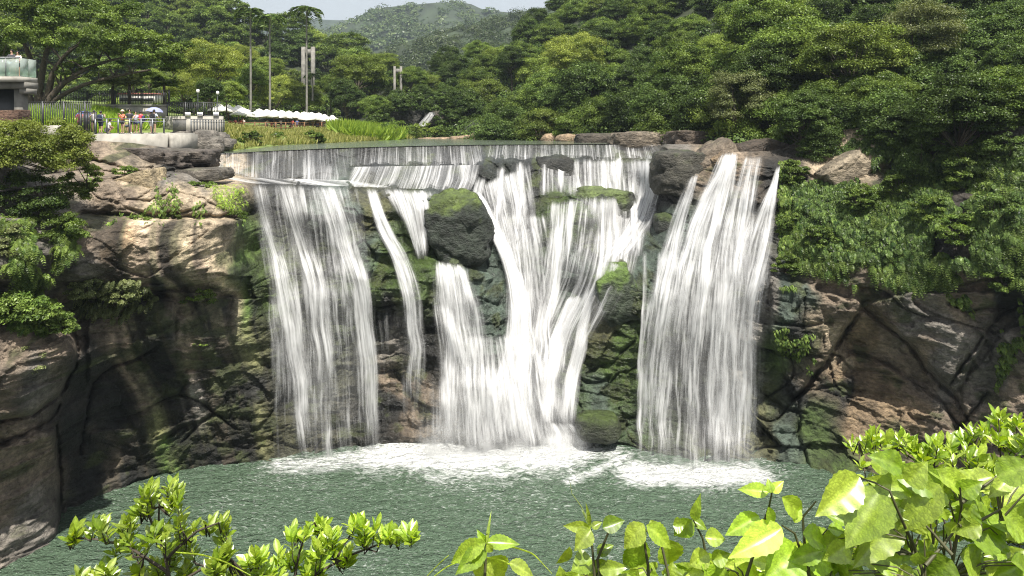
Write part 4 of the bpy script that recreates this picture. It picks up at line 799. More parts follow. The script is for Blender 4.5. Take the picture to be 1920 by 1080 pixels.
boulder(345, 374, 42.9, (1.7, 1.0, .75), (0.38, 0.28, 0.18), 'tan rounded sandstone hump on the left cliff', 19, 4, .5, .05, name='sandstone_block', cat='rock')
boulder(1580, 322, 48.0, (1.7, 1.2, .8), (0.28, 0.23, 0.165), 'bare tan rock showing through the greenery right of the falls', 20, 5, .7, .02, tilt=.55)
boulder(1395, 243, 60.0, (1.6, 1.2, .9), (0.2, 0.15, 0.1), 'brown rock under the pale shrub behind the right rim', 21, 4, .6, .1)
boulder(1120, 262, 76.0, (2.6, 2, .7), (0.09, 0.075, 0.06), 'dark slab at the right river bank behind the rim', 22, 4, .7, .1, group=None)
boulder(1205, 262, 69.0, (3.4, 2, .8), (0.22, 0.18, 0.135), 'tan slab at the right river bank behind the rim', 23, 4, .7, .05)
boulder(1330, 262, 62.0, (4.0, 2, .9), (0.13, 0.1, 0.075), 'brown river bank slab behind the right rim rocks', 24, 4, .7, .05)
brk = [(322, 263, 54, .55, 'grey'), (340, 268, 53.5, .6, 'grey'), (350, 262, 55, 1.0, 'big'), (372, 266, 55, 1.3, 'big'), (392, 270, 54.5, .9, 'grey'), (407, 262, 58, .8, 'grey'), (418, 270, 56.5, .7, 'grey'), (330, 275, 52.5, .5, 'grey'), (362, 255, 56, .6, 'grey'), (430, 268, 58.5, .5, 'grey'), (402, 278, 54, .6, 'grey')]
for i, (a, b, Y, r, kk) in enumerate(brk):
    boulder(a, b, Y, (r * 1.3, r, r * .8), (0.2, 0.18, 0.155), 'weathered grey boulder in the heap right of the concrete terrace', 30 + i, 3, .4, .1, group='boulders heaped by the terrace')
srk = [(862, 262, 95, 1.1), (885, 261, 96, 1.3), (915, 260, 95, 1.5), (948, 261, 93, 1.6), (985, 259, 94, 1.8), (1010, 262, 90, 1.2), (1028, 263, 88, 1.6), (1052, 262, 85, 1.5), (1075, 262, 82, 1.4), (830, 264, 97, 1.0), (800, 265, 98, 1.0), (770, 266, 99, .8)]
for i, (a, b, Y, r) in enumerate(srk):
    boulder(a, b, Y, (r * 1.6, r, r * .55), (0.36, 0.26, 0.17), 'tan boulder on the far right shore of the upper river', 50 + i, 3, .4, .1, group='boulders along the far river shore')
boulder(1003, 250, 98, (2.2, 1.5, 1.4), (0.06, 0.055, 0.05), 'dark grey pointed rock on the far river shore', 63, 4, .4, .1, tilt=.6)
# dark grotto and the little side fall in the valley
boulder(757, 226, 112, (3.6, 2.5, 1.9), (0.035, 0.035, 0.03), 'rock wall coloured dark as the shade of the grotto at the head of the upper river', 64, 4, .6, .3, name='rock_wall', cat='rock')  # near-black colour carries the shade of the cave
boulder(818, 222, 108, (1.5, 1.4, 1.3), (0.08, 0.07, 0.055), 'brown rock beside the small side waterfall', 65, 4, .5, .2)
V0 = Pn(np.array([[806, 816], [798, 812], [790, 806], [783, 797]], float), np.array([[210, 211], [217, 219], [226, 228], [236, 237]], float), np.array([[105.5] * 2, [105.] * 2, [104.5] * 2, [104.] * 2]))
tag(link('waterfall', mesh_np('waterfall', V0.reshape(-1, 3), grid_faces(4, 2)[:, ::-1], M['fall'][0], None, True, uv=[[0, i] if j == 0 else [1.5, i] for i in range(4) for j in range(2)], attrs={'dens': np.full(8, .6)})), 'tiny slanting side waterfall far up the river', 'waterfall')

# ------------------------------------------------------------------ left bank: terrace, tower, fences
def bar_fence(name, p0, p1, z0, z1, step, label, post=4, mat='metal_dark', bar=.018, rails=(1.0, .06), cat='fence', group=None):
    """railing of thin bars between two ground points"""
    p0 = Vector((p0[0], p0[1], z0)); p1 = Vector((p1[0], p1[1], z0)); d = p1 - p0; Ln = d.length; d /= Ln; nrm = Vector((-d.y, d.x, 0))
    root = empty(name, p0, label, cat, group); H = z1 - z0
    def bx(mb, a, b, w, za, zb):
        T = Matrix(((d.x, nrm.x, 0, 0), (d.y, nrm.y, 0, 0), (0, 0, 1, 0), (0, 0, 0, 1)))
        mb.box(a, b, -w, w, za, zb, T)
    mb = MB()
    for i in range(int(Ln / step) + 1):
        if not post and step > .4: mb = MB()
        bx(mb, i * step - bar, i * step + bar, bar, .05, H - .03)
        if not post and step > .4: mb.build('post', M[mat], root)
    if post or step <= .4: mb.build('bars', M[mat], root)
    for rz in rails:
        m2 = MB(); bx(m2, -.05, Ln + .05, .035, H * rz - .05, H * rz); m2.build('rail', M[mat], root)
    if post:
        for i in range(int(Ln / post) + 1):
            m3 = MB(); bx(m3, i * post - .05, i * post + .05, .05, -.1, H + .03); m3.build('post', M[mat], root)
    return root
T = empty('terrace', (-27, 51, 20), 'grey concrete viewing terrace on the rocks at the left end of the falls', 'terrace')
def tb(name, x0, x1, y0, y1, z0, z1, mat='concrete', par=None):
    par = par or T; L_ = par.location
    return MB().box(x0 - L_.x, x1 - L_.x, y0 - L_.y, y1 - L_.y, z0 - L_.z, z1 - L_.z).build(name, M[mat], par)
tb('retaining_wall', -30.8, -24.75, 48.9, 49.2, 19.6, 21.38); tb('floor', -31, -24.7, 49.2, 53.2, 20.9, 21.4)
tb('floor', -31.6, -25.2, 53.2, 60.2, 20.6, 21.385); tb('retaining_wall', -24.7, -24.4, 49.2, 53, 19.8, 21.3)
tb('low_wall', -34, -31.05, 49.0, 49.3, 20.9, 22.0)
W1 = empty('parapet_wall', (-28, 60.4, 21.4), 'smooth concrete wall at the back of the terrace, below the signs', 'wall')
tb('wall_face', -30.6, -25.6, 60.3, 60.6, 21.0, 22.8, par=W1)
W2 = empty('retaining_wall', (-34, 62, 22), 'long concrete retaining wall above the bright grass', 'wall')
tb('wall_face', -37.5, -31.2, 61.6, 61.9, 21.5, 23.75, par=W2); tb('wall_cap', -37.7, -31.0, 61.5, 62.0, 23.75, 23.87, par=W2)
bar_fence('railing', (-38.2, 51), (-30.95, 50.2), 21.55, 23.75, .14, 'tall black bar railing behind the green bush on the left', 1.7)
bar_fence('railing', (-31.0, 49.05), (-29.9, 49.05), 21.4, 22.95, .11, 'short dense panel of railing at the left corner of the terrace', 1.1)
root = bar_fence('railing', (-29.9, 49.0), (-24.9, 49.0), 21.4, 22.5, .82, 'grey post railing along the front of the terrace before the visitors', 0, 'metal_grey', .045, (1.0, .82))
bar_fence('railing', (-25.1, 53.4), (-25.3, 60), 21.4, 22.5, .55, 'grey post railing along the right side of the terrace', 0, 'metal_grey', .035, (1.0, .82))
bar_fence('railing', (-30.5, 60.45), (-25.7, 60.45), 22.8, 24.05, .16, 'dark bar railing with white notices on the back wall', 1.6)
bar_fence('railing', (-41.0, 62), (-31.0, 61.75), 23.87, 25.15, .15, 'long dark railing on top of the retaining wall', 2.5)
bar_fence('gate', (-26.9, 54.2), (-25.9, 54.2), 21.4, 22.5, .07, 'narrow dark bar gate on the terrace', 0, cat='gate')
for k, px in enumerate((352, 375, 405)):
    p = P(px, 214, 60.2); s_ = empty('notice_board', p, ['white notice board with blue stripes on the back railing, left one', 'plain white notice board with a dark line of text on the back railing', 'white notice board with blue stripes on the back railing, right one'][k], 'sign')
    MB().box(-.24, .24, -.02, .02, -.17, .17).build('panel', M['white_cloth'], s_)
    for q in range(4 if k != 1 else 1):
        mbx = MB()
        if k != 1: mbx.box(-.17 + q * .1, -.13 + q * .1, -.026, -.021, -.12, .12)
        else: mbx.box(-.18, .18, -.026, -.021, -.03, .03)
        mbx.build('stripe', plain('sign_blue', (.06, .08, .3), .5) if q == 0 and k == 0 else bpy.data.materials['sign_blue'], s_)
# lookout tower
TW = empty('lookout_tower', (-33, 44, 22), 'concrete lookout deck with glass balustrade at the left edge', 'lookout')
tb('column', -31.95, -31.4, 43.8, 44.3, 20.5, 24.35, 'concrete_dark', TW); tb('beam', -36, -30.95, 43.4, 44.6, 24.35, 24.75, 'concrete_dark', TW)
tb('deck', -38, -31.0, 43.0, 44.6, 24.75, 25.08, 'concrete', TW); tb('recess_shade_panel', -37, -32.2, 44.6, 44.8, 21, 24.6, 'metal_dark', TW)  # dark panel behind the column paints the shaded recess under the deck
tb('corner_bracket', -31.4, -30.95, 43.5, 44.5, 24.0, 24.35, 'concrete_dark', TW)
gm_, nt, N_, L_n, out = new_mat('balustrade_glass'); gb = N_.new('ShaderNodeBsdfGlossy'); gb.inputs['Roughness'].default_value = .05; gb.inputs[0].default_value = (.75, .9, .85, 1)
gt = N_.new('ShaderNodeBsdfTransparent'); gt.inputs[0].default_value = (.75, .88, .82, 1); gd = N_.new('ShaderNodeBsdfDiffuse'); gd.inputs[0].default_value = (.62, .68, .62, 1)
ga = N_.new('ShaderNodeMixShader'); ga.inputs[0].default_value = .35; L_n.new(gt.outputs[0], ga.inputs[1]); L_n.new(gd.outputs[0], ga.inputs[2])
gx_ = N_.new('ShaderNodeMixShader'); gx_.inputs[0].default_value = .12; L_n.new(ga.outputs[0], gx_.inputs[1]); L_n.new(gb.outputs[0], gx_.inputs[2]); L_n.new(gx_.outputs[0], out.inputs[0])
for i in range(4):
    x0 = -31.08 - (i + 1) * .85
    MB().box(x0 + 33 + .03, x0 + .82 + 33, -.94, -.92, 3.1, 4.25).build('glass_panel', gm_, TW)
    MB().box(x0 + 33 - .02, x0 + 33 + .02, -.96, -.90, 3.05, 4.3).build('post', M['metal_grey'], TW)
for i in range(2):
    MB().box(1.93, 1.95, -.9 + i * .75, -.2 + i * .75, 3.1, 4.25).build('glass_panel', gm_, TW)
MB().box(-3.0, 1.95, -.97, -.89, 4.25, 4.31).build('handrail', M['metal_grey'], TW)
boulder(14, 222, 42.5, (1.1, .6, .55), (0.16, 0.09, 0.06), 'reddish stone pier under the lookout deck', 71, 4, .9, .1, name='stone_pier', cat='stone pier')
# lamp post
for k, (px, y0, y1, Y) in enumerate([(371, 175, 215, 64), (748 - 340, 178, 212, 70)]):
    p = P(px, y1, Y); q = P(px, y0, Y); h = q.z - p.z
    lp = empty('lamp_post', p, ['slim grey lamp post behind the back railing', 'slim grey lamp post among the yellow green trees'][k], 'lamp post')
    MB().tube([(0, 0, 0), (0, 0, h)], .04).build('pole', M['metal_grey'], lp); MB().tube([(0, 0, h), (0, 0, h + .12), (0, 0, h + .34), (0, 0, h + .4)], [.05, .16, .14, .03], 10).build('lamp_head', M['white_cloth'], lp)

# suspension bridge pylons
def pylon(px0, px1, ytop, ybot, Y, w, label, hidden=8):
    a = P(px0, ytop, Y); b = P(px1, ytop, Y); base = P(px0, ybot, Y).z - hidden; cx = (a.x + b.x) / 2
    root = empty('bridge_pylon', (cx, Y, base), label, 'bridge pylon'); hw = (b.x - a.x) / 2; H = a.z - base
    for s_ in (-1, 1): MB().box(s_ * hw - w, s_ * hw + w, -w, w, 0, H).build('leg', M['concrete_dark'], root)
    MB().box(-hw + w, hw - w, -w * .8, w * .8, H - 2.2 * w - .9, H - .5).build('crossbeam', M['concrete_dark'], root)
    for s_ in (-1, 1):
        MB().tube([(s_ * hw, 0, H), (s_ * hw + (6 if px0 < 600 else -3), 6, H - 4.5), (s_ * hw + (14 if px0 < 600 else -9), 16, H - 8)], .05, 5).build('cable', M['metal_dark'], root)
pylon(569, 587, 88, 136, 140, .36, 'grey concrete bridge pylon rising among the trees behind the palms')
pylon(740, 752, 124, 176, 126, .2, 'smaller grey bridge pylon beside the grotto in the valley')

# cafe parasols, fence
def pyramid(w, h, thick=.03, nseg=8):
    V = [(0, 0, h)] + [(w * math.cos(a), w * math.sin(a), .0 + .08 * math.cos(4 * a)) for a in np.linspace(0, 2 * math.pi, nseg, endpoint=False)]
    V += [(x, y, z - .22) for x, y, z in V[1:]]
    F3 = [(0, 1 + i, 1 + (i + 1) % nseg) for i in range(nseg)]; 
    F4 = [(1 + i, 1 + nseg + i, 1 + nseg + (i + 1) % nseg, 1 + (i + 1) % nseg) for i in range(nseg)]
    me = bpy.data.meshes.new('canopy'); me.from_pydata(V, [], F3 + F4); me.materials.append(M['white_cloth']); return me
can = pyramid(1.75, .75); cap = pyramid(.5, .28)
polem = MB().tube([(0, 0, -2.6), (0, 0, .7)], .04, 6)
pm = mesh_np('pole', np.vstack(polem.V), np.vstack(polem.F), M['wood'])
def cafe_umb(px, py, Y, sc, label):
    p = P(px, py, Y); r = empty('cafe_parasol', p, label, 'parasol', 'white parasols of the riverside cafe'); r.scale = (sc,) * 3; r.rotation_euler = (0, 0, px * .7)
    link('canopy', can, r); c_ = link('vent_cap', cap, r); c_.location = (0, 0, .62); link('pole', pm, r)
for i in range(9):
    t = i / 8; cafe_umb(486 + 112 * t, 216 + 6 * t, 92 + 13 * t, 1.0, 'white cafe parasol in the long overlapping row, seen behind the wooden rail' )
for i in range(4): cafe_umb(578 + i * 15, 222 + 1.2 * i, 99 + 3 * i, .95, 'white cafe parasol in the nearer short row at the right end of the cafe')
for k, (px, py, Y) in enumerate([(412, 206, 84), (428, 207, 86), (447, 208, 88), (455, 213, 84)]): cafe_umb(px, py, Y, .85, 'white cafe parasol in the small cluster under the yellow green trees')
def wood_fence(p0, p1, z0, z1, label):
    p0 = Vector((*p0, z0)); p1 = Vector((*p1, z0)); d = p1 - p0; Ln = d.length; d /= Ln; n_ = Vector((-d.y, d.x, 0)); root = empty('wooden_fence', p0, label, 'fence')
    Tm = Matrix(((d.x, n_.x, 0, 0), (d.y, n_.y, 0, 0), (0, 0, 1, 0), (0, 0, 0, 1)))
    for f_ in (.35, .65, .95): MB().box(0, Ln, -.04, .04, (z1 - z0) * f_ - .08, (z1 - z0) * f_, Tm).build('rail', M['wood'], root)
    for i in range(int(Ln / 1.9) + 1): MB().box(i * 1.9 - .07, i * 1.9 + .07, -.07, .07, -.3, z1 - z0, Tm).build('post', M['wood'], root)
wood_fence((-35.5, 83), (-26.5, 104), 21.35, 22.45, 'brown wooden rail fence along the riverside cafe')
cd = tag(link('cafe_deck', mesh_np('cafe_deck', [(-46, 82, 21.32), (-35.6, 82.5, 21.32), (-26, 105, 21.32), (-40, 112, 21.32), (-46, 82, 20.6), (-35.6, 82.5, 20.6), (-26, 105, 20.6), (-40, 112, 20.6)], [(0, 1, 2, 3), (0, 4, 5, 1), (1, 5, 6, 2), (2, 6, 7, 3)], M['wood'])), kind='structure')
# bus shelter like white roofs behind the upper railing
rf = empty('parked_bus', P(262, 188, 68), 'white and red roofed bus glimpsed behind the upper railing', 'bus')
MB().box(-1.6, 1.9, -.8, .8, -.25, .55).build('body', M['white_cloth'], rf); MB().box(-1.5, 1.8, -.83, -.81, -.1, .22).build('window_band', M['metal_dark'], rf); MB().box(-1.7, 2.0, -.9, .9, .55, .68).build('roof', plain('dull_red', (.35, .12, .09)), rf)

# ------------------------------------------------------------------ people
SKIN = plain('skin', (.45, .28, .2), .6, 0, .05); HAIR = plain('hair', (.015, .012, .01), .5, 0, .05)
_cl = {}
def cloth(c):
    if c not in _cl: _cl[c] = plain('cloth_%d' % len(_cl), c, .85, 0, .1, 12)
    return _cl[c]
def skin_mesh(name, V, E, rad, mat, root=0, sub=1):
    me = bpy.data.meshes.new(name + '_src'); me.from_pydata(V, E, []); o = bpy.data.objects.new(name + '_src', me); col.objects.link(o)
    o.modifiers.new('s', 'SKIN'); d = me.skin_vertices[0].data
    for i, r in enumerate(rad): d[i].radius = (r, r) if not hasattr(r, '__len__') else r
    d[root].use_root = True
    ss = o.modifiers.new('u', 'SUBSURF'); ss.levels = sub; ss.render_levels = sub
    dg = bpy.context.evaluated_depsgraph_get(); dg.update(); m2 = bpy.data.meshes.new_from_object(o.evaluated_get(dg)); m2.name = name
    bpy.data.objects.remove(o); bpy.data.meshes.remove(me); m2.materials.clear(); m2.materials.append(mat)
    m2.polygons.foreach_set('use_smooth', np.ones(len(m2.polygons), bool)); return m2
def pose_pts(pose):
    """joints facing -Y; left = +x"""
    J = dict(pel=(0, 0, .93), waist=(0, 0, 1.08), chest=(0, 0, 1.3), neckb=(0, .01, 1.44), neck=(0, 0, 1.5), head=(0, -.02, 1.62), top=(0, 0, 1.73), nose=(0, -.11, 1.62),
             sl=(.17, 0, 1.41), sr=(-.17, 0, 1.41), hl=(.09, 0, .9), hr=(-.09, 0, .9), kl=(.1, -.01, .5), kr=(-.1, -.01, .5), al=(.1, .03, .08), ar=(-.1, .03, .08), tl=(.11, -.13, .03), tr=(-.11, -.13, .03))
    arm = {'down': ((.24, .02, 1.13), (.26, -.06, .9), (.26, -.08, .82)), 'photo': ((.24, -.16, 1.22), (.08, -.3, 1.46), (.05, -.34, 1.53)), 'rail': ((.26, -.12, 1.17), (.2, -.36, 1.08), (.16, -.42, 1.07)), 'up': ((.25, -.1, 1.25), (.2, -.16, 1.5), (.19, -.17, 1.58))}
    a = pose if isinstance(pose, tuple) else (pose, pose)
    for s_, nm, key in ((1, 'l', a[0]), (-1, 'r', a[1])):
        if key == 'squat': key = 'rail'
        for j, q in zip(('e', 'w', 'h'), arm[key]): J[j + nm] = (q[0] * s_, q[1], q[2])
    if a[0] == 'squat':
        for k_ in list(J):
            x, y, z = J[k_]
            if z > .88: J[k_] = (x, y + .05 - .25 * (z - .9), z - .66)
        for s_, nm in ((1, 'l'), (-1, 'r')): J['k' + nm] = (.16 * s_, -.32, .46); J['h' + nm] = (.09 * s_, .1, .26)
    return J
def person(loc, rz, pose, shirt, short, label, h=1.0, hat=None, skirt_len=.55, sleeves=True, simple=False, hair_long=False, group='visitors on the concrete terrace'):
    J = pose_pts(pose); root = empty('person', loc, label, 'person', group); root.rotation_euler = (0, 0, rz); root.scale = (h,) * 3
    names = ['pel', 'waist', 'chest', 'neckb', 'neck', 'head', 'top', 'sl', 'el', 'wl', 'hl_', 'sr', 'er', 'wr', 'hr_', 'hl', 'kl', 'al', 'tl', 'hr', 'kr', 'ar', 'tr', 'nose']
    Jm = dict(J); Jm['hl_'] = J['hl'] if False else None
    pts = {n: J.get(n) for n in names}; 
    arm_h = {}
    # hands were stored under 'hl'/'hr' by the arm table; hips need their own
    pts['hl_'], pts['hr_'] = J['hl'], J['hr']
    sq = (pose if isinstance(pose, str) else pose[0]) == 'squat'
    pts['hl'] = (.09, .1, .26) if sq else (.09, 0, .9); pts['hr'] = (-.09, .1, .26) if sq else (-.09, 0, .9)
    rad = dict(pel=(.15, .11), waist=(.13, .095), chest=(.155, .11), neckb=(.07, .06), neck=.05, head=(.078, .095), top=(.05, .06), sl=.06, el=.042, wl=.03, hl_=.035, sr=.06, er=.042, wr=.03, hr_=.035, hl=.085, kl=.058, al=.038, tl=.035, hr=.085, kr=.058, ar=.038, tr=.035, nose=.016)
    E_ = [('pel', 'waist'), ('waist', 'chest'), ('chest', 'neckb'), ('neckb', 'neck'), ('neck', 'head'), ('head', 'top'), ('head', 'nose'), ('chest', 'sl'), ('sl', 'el'), ('el', 'wl'), ('wl', 'hl_'), ('chest', 'sr'), ('sr', 'er'), ('er', 'wr'), ('wr', 'hr_'), ('pel', 'hl'), ('hl', 'kl'), ('kl', 'al'), ('al', 'tl'), ('pel', 'hr'), ('hr', 'kr'), ('kr', 'ar'), ('ar', 'tr')]
    ix = {n: i for i, n in enumerate(names)}
    me = skin_mesh('body', [pts[n] for n in names], [(ix[a], ix[b]) for a, b in E_], [rad[n] for n in names], SKIN)
    link('body', me, root)
    def mid(a, b, t): return tuple(pts[a][i] * (1 - t) + pts[b][i] * t for i in range(3))
    sl = .75 if sleeves else .3
    Vs = [pts['pel'], pts['waist'], pts['chest'], mid('neckb', 'chest', .3), pts['sl'], mid('sl', 'el', sl), pts['sr'], mid('sr', 'er', sl)]
    link('shirt', skin_mesh('shirt', Vs, [(0, 1), (1, 2), (2, 3), (2, 4), (4, 5), (2, 6), (6, 7)], [(.165, .125), (.15, .115), (.175, .13), (.09, .08), .08, .062, .08, .062], cloth(shirt)), root)
    Vs = [mid('pel', 'waist', .1), pts['hl'], mid('hl', 'kl', skirt_len), pts['hr'], mid('hr', 'kr', skirt_len)]
    link('shorts', skin_mesh('shorts', Vs, [(0, 1), (1, 2), (0, 3), (3, 4)], [(.16, .125), .108, .09, .108, .09], cloth(short)), root)
    V, Fq = ICO[3]; hd = np.array(pts['head']); q = V[:] * np.array([.098, .112, .115]) + hd + np.array([0, .025, .035])
    keep = [f for f in Fq if not (V[f][:, 1].mean() < -.25 and V[f][:, 2].mean() < .45) and V[f][:, 2].mean() > (-.9 if hair_long else -.45)]
    link('hair', mesh_np('hair', q, np.array(keep), HAIR, None, True), root)
    m_ = MB()
    for s_ in (-1, 1): m_.box(pts['al'][0] * s_ - .05, pts['al'][0] * s_ + .05, pts['al'][1] - .2, pts['al'][1] + .07, 0, .07)
    link('shoes', mesh_np('shoes', np.vstack(m_.V), np.vstack(m_.F), cloth((.75, .75, .75) if hash(label[:5]) % 2 == 0 else (.1, .1, .1))), root)
    if hat:
        mb = MB(); mb.tube([(hd[0], hd[1], hd[2] + .06), (hd[0], hd[1], hd[2] + .08), (hd[0], hd[1], hd[2] + .14), (hd[0], hd[1], hd[2] + .19)], [.2, .12, .11, .04], 12); mb.build('hat', cloth(hat), root, True)
    return root
def backpack(loc, rz, c, label):
    r = empty('backpack', loc, label, 'backpack'); r.rotation_euler = (0, 0, rz)
    V, Fq = ICO[3]; q = np.sign(V) * np.abs(V) ** .6 * np.array([.17, .1, .23]); link('pack_body', mesh_np('pack_body', q, Fq, cloth(c), None, True), r)
    q = np.sign(V) * np.abs(V) ** .6 * np.array([.12, .05, .1]) + np.array([0, .11, -.08]); link('front_pocket', mesh_np('front_pocket', q, Fq, cloth(tuple(x * .8 for x in c)), None, True), r)
    for s_ in (-1, 1): MB().tube([(s_ * .1, -.06, .2), (s_ * .11, -.22, .22), (s_ * .11, -.3, .05), (s_ * .1, -.1, -.15)], .02, 5).build('strap', cloth(c), r)
def hand_parasol(loc, c, label, tilt=0.0):
    r = empty('umbrella', loc, label, 'umbrella'); r.rotation_euler = (tilt, .1, 0)
    n = 16; V = []; Fq = []
    for i in range(6):
        a = i / 5 * 1.15
        for j in range(n): V.append((.58 * math.sin(a) / math.sin(1.15) * math.cos(2 * math.pi * j / n), .58 * math.sin(a) / math.sin(1.15) * math.sin(2 * math.pi * j / n), .32 * (math.cos(a) - math.cos(1.15)) / (1 - math.cos(1.15)) + (.012 if j % 2 else -.012) * i / 5))
    for i in range(5):
        for j in range(n): Fq.append((i * n + j, i * n + (j + 1) % n, (i + 1) * n + (j + 1) % n, (i + 1) * n + j))
    link('canopy', mesh_np('canopy', V, Fq, cloth(c), None, True), r); MB().tube([(0, 0, -.85), (0, 0, .38)], .012, 5).build('shaft', M['metal_grey'], r)
PI = math.pi
def tp(px, Y=50.0): return ((px - CX) / F * Y, Y, 21.4)
ppl = [(150, 50.6, .2, 'rail', (.75, .16, .16), (.3, .1, .12), 'person in a pink red top behind the dense railing panel', dict(h=.98)),
 (163, 51.0, -.5, 'down', (.25, .33, .55), (.12, .16, .3), 'person in blue clothes at the left corner of the terrace', dict(h=.95)),
 (176, 49.9, -1.9, 'photo', (.8, .76, .74), (.02, .02, .02), 'person in a white top and black shorts taking a photo to the right', dict(h=.97, skirt_len=.3, sleeves=False)),
 (189, 50.2, 2.9, 'photo', (.42, .55, .6), (.03, .04, .08), 'person in a grey blue top seen from behind with a dark backpack', dict(h=.95, skirt_len=.9)),
 (203, 50.0, 2.2, ('squat', 'squat'), (.8, .78, .74), (.12, .12, .14), 'person in a white shirt squatting on the terrace', dict()),
 (230, 49.8, -.4, 'photo', (.75, .2, .1), (.06, .06, .07), 'person in an orange red top and a straw sun hat', dict(hat=(.7, .55, .35), h=.97, hair_long=True)),
 (243, 50.0, .5, 'rail', (.04, .04, .05), (.03, .03, .04), 'tall person in a black shirt in the middle of the group', dict(h=1.02)),
 (238, 49.5, .1, 'down', (.5, .5, .2), (.1, .1, .13), 'small child in a yellow grey shirt at the railing', dict(h=.66)),
 (254, 50.3, 1.0, 'photo', (.6, .6, .68), (.08, .1, .16), 'person in a pale grey top raising a red phone', dict(h=.94)),
 (264, 49.8, 2.6, 'rail', (.8, .08, .12), (.1, .14, .25), 'person in a bright red shirt and denim shorts', dict(h=.95, skirt_len=.35)),
 (283, 50.6, -1.0, ('up', 'down'), (.7, .74, .8), (.7, .7, .7), 'person in pale clothes holding the grey blue umbrella', dict(h=.97, skirt_len=.95)),
 (289, 49.9, 2.8, 'rail', (.72, .76, .85), (.12, .13, .08), 'person in a white shirt and khaki shorts with a black backpack', dict(h=1.0)),
 (22, 43.6, 0, 'rail', (.05, .05, .06), (.08, .12, .25), 'person in black with blue shorts on the lookout deck', dict(h=1.0)),
 (33, 43.7, .3, 'rail', (.75, .6, .6), (.1, .1, .12), 'person in a pale pink top on the lookout deck', dict(h=.95))]
for px, Y, rz, pose, c1_, c2_, lab, kw in ppl:
    l_ = tp(px, Y)
    if px < 60: l_ = (l_[0], l_[1], 25.08); kw = dict(kw, group='visitors on the lookout deck')
    person(l_, rz, pose, c1_, c2_, lab, **kw)
x, y, z = tp(189, 50.2); backpack((x + .02, y - .2, z + 1.18), 2.9 + 0, (.02, .03, .07), 'navy backpack on the person in the grey blue top')
x, y, z = tp(289, 49.9); backpack((x, y - .21, z + 1.25), 2.8 + 0, (.015, .015, .02), 'black backpack on the person in khaki shorts')
x, y, z = tp(264, 49.8); backpack((x + .22, y - .05, z + 1.1), 1.9, (.03, .04, .09), 'dark blue bag on the back of the person in bright red')
x, y, z = tp(290, 50.5); hand_parasol((x, y, 23.02), (.28, .3, .5), 'grey blue umbrella held open over two visitors')
x, y, z = tp(158, 51.5); hand_parasol((x, y, 22.75), (.12, .16, .4), 'dark blue umbrella behind the dense railing panel', .3)
# cafe guests: two kinds, copied
g0 = person(P(520, 243, 96), .3, 'rail', (.6, .12, .1), (.06, .06, .08), 'guest in a red shirt under the cafe parasols', h=.9, group='guests at the riverside cafe')
g1_ = person(P(560, 243, 99), 1.3, 'photo', (.75, .74, .72), (.05, .06, .1), 'guest in a white shirt under the cafe parasols', h=.9, group='guests at the riverside cafe')
g2_ = person(P(600, 243, 101), 2.3, 'down', (.08, .12, .3), (.05, .06, .1), 'guest in a dark blue shirt under the cafe parasols', h=.9, group='guests at the riverside cafe')
def copy_tree(o, loc, rz):
    c = o.copy(); col.objects.link(c); c.location = loc; c.rotation_euler = (0, 0, rz)
    for ch in o.children: d_ = ch.copy(); col.objects.link(d_); d_.parent = c
    return c
rng = np.random.default_rng(5)
for i, g in enumerate((g0, g1_, g2_)):
    t = i * .3; g.location = (-37 + 9 * (t + .1), 85.5 + 19 * (t + .1), 21.33 - .1)
for i in range(19):
    t = rng.uniform(0.02, .98); off = rng.uniform(1.2, 4.5)
    copy_tree([g0, g1_, g2_][i % 3], (-35.5 + 9 * t - off * .9, 83 + 21 * t + off * .4, 21.33 - rng.choice([0, .35])), rng.uniform(0, 6.28))
# ------------------------------------------------------------------ near trees, palms, shrubs, grass, ferns
def thing_mesh(name, loc, label, cat, group=None): return empty(name, loc, label, cat, group)
# the big spreading tree behind the terrace
rng = np.random.default_rng(301)
bt = empty('spreading_tree', (-41.5, 60, 23.2), 'huge spreading tree with dark leaning limbs behind the lookout deck', 'tree')
lobes = [((-3.5, 0, 7.6), (5.5, 4.5, 3.4), 70), ((3.5, -1, 6.6), (5.0, 4, 3.0), 70), ((8.6, 0, 4.6), (4.2, 3.5, 2.6), 60), ((2.0, 1, 9.3), (5.5, 4, 2.6), 50), ((-7, 0, 5.5), (4, 3.5, 3.0), 40), ((3.4, 0, 3.4), (1.7, 2.0, 1.1), 18), ((11.4, 0, 4.6), (1.8, 1.8, 1.2), 16)]
parts = [crown_np(rng, r_, n_, 400, .2, centre=c_, clump_r=(.14, .26)) for c_, r_, n_ in lobes]
link('crown', leaves_mesh('crown', np.vstack([p[0] for p in parts]), np.vstack([p[1] for p in parts]), np.concatenate([p[2] for p in parts]), M['leaf_mid'], np.concatenate([p[3] for p in parts]), np.concatenate([p[4] for p in parts]), rng=rng), bt)
mb = MB()
for tgt, r0 in [((-2, 0, 7), .38), ((1.5, .3, 8), .36), ((4, -.5, 6), .36), ((7.6, 0, 4.9), .34), ((-5, 0, 5), .3), ((9.8, -.3, 3.6), .26), ((4.5, 0, 3.4), .2)]:
    t = np.linspace(0, 1, 10)[:, None]; a = np.array([rng.uniform(-.4, .4), rng.uniform(-.2, .2), -.6]); m_ = np.array([tgt[0] * .2, 0, tgt[2] * .75]); q = a * (1 - t) ** 2 + 2 * m_ * t * (1 - t) + np.array(tgt) * t * t
    q += .12 * np.array([vnoise(t[:, 0] * 4 + k * 9, t[:, 0] * 0 + tgt[0]) for k in range(3)]).T
    mb.tube(q, np.linspace(r0, .08, 10), 8)
    for k in range(4):
        i = rng.integers(5, 9); e = q[i] + rng.uniform(-1, 1, 3) * np.array([2, 1.5, .6]) + np.array([0, 0, 1.2]); mb.tube([q[i], (q[i] + e) / 2 + [0, 0, .2], e], [.1, .07, .03], 5)
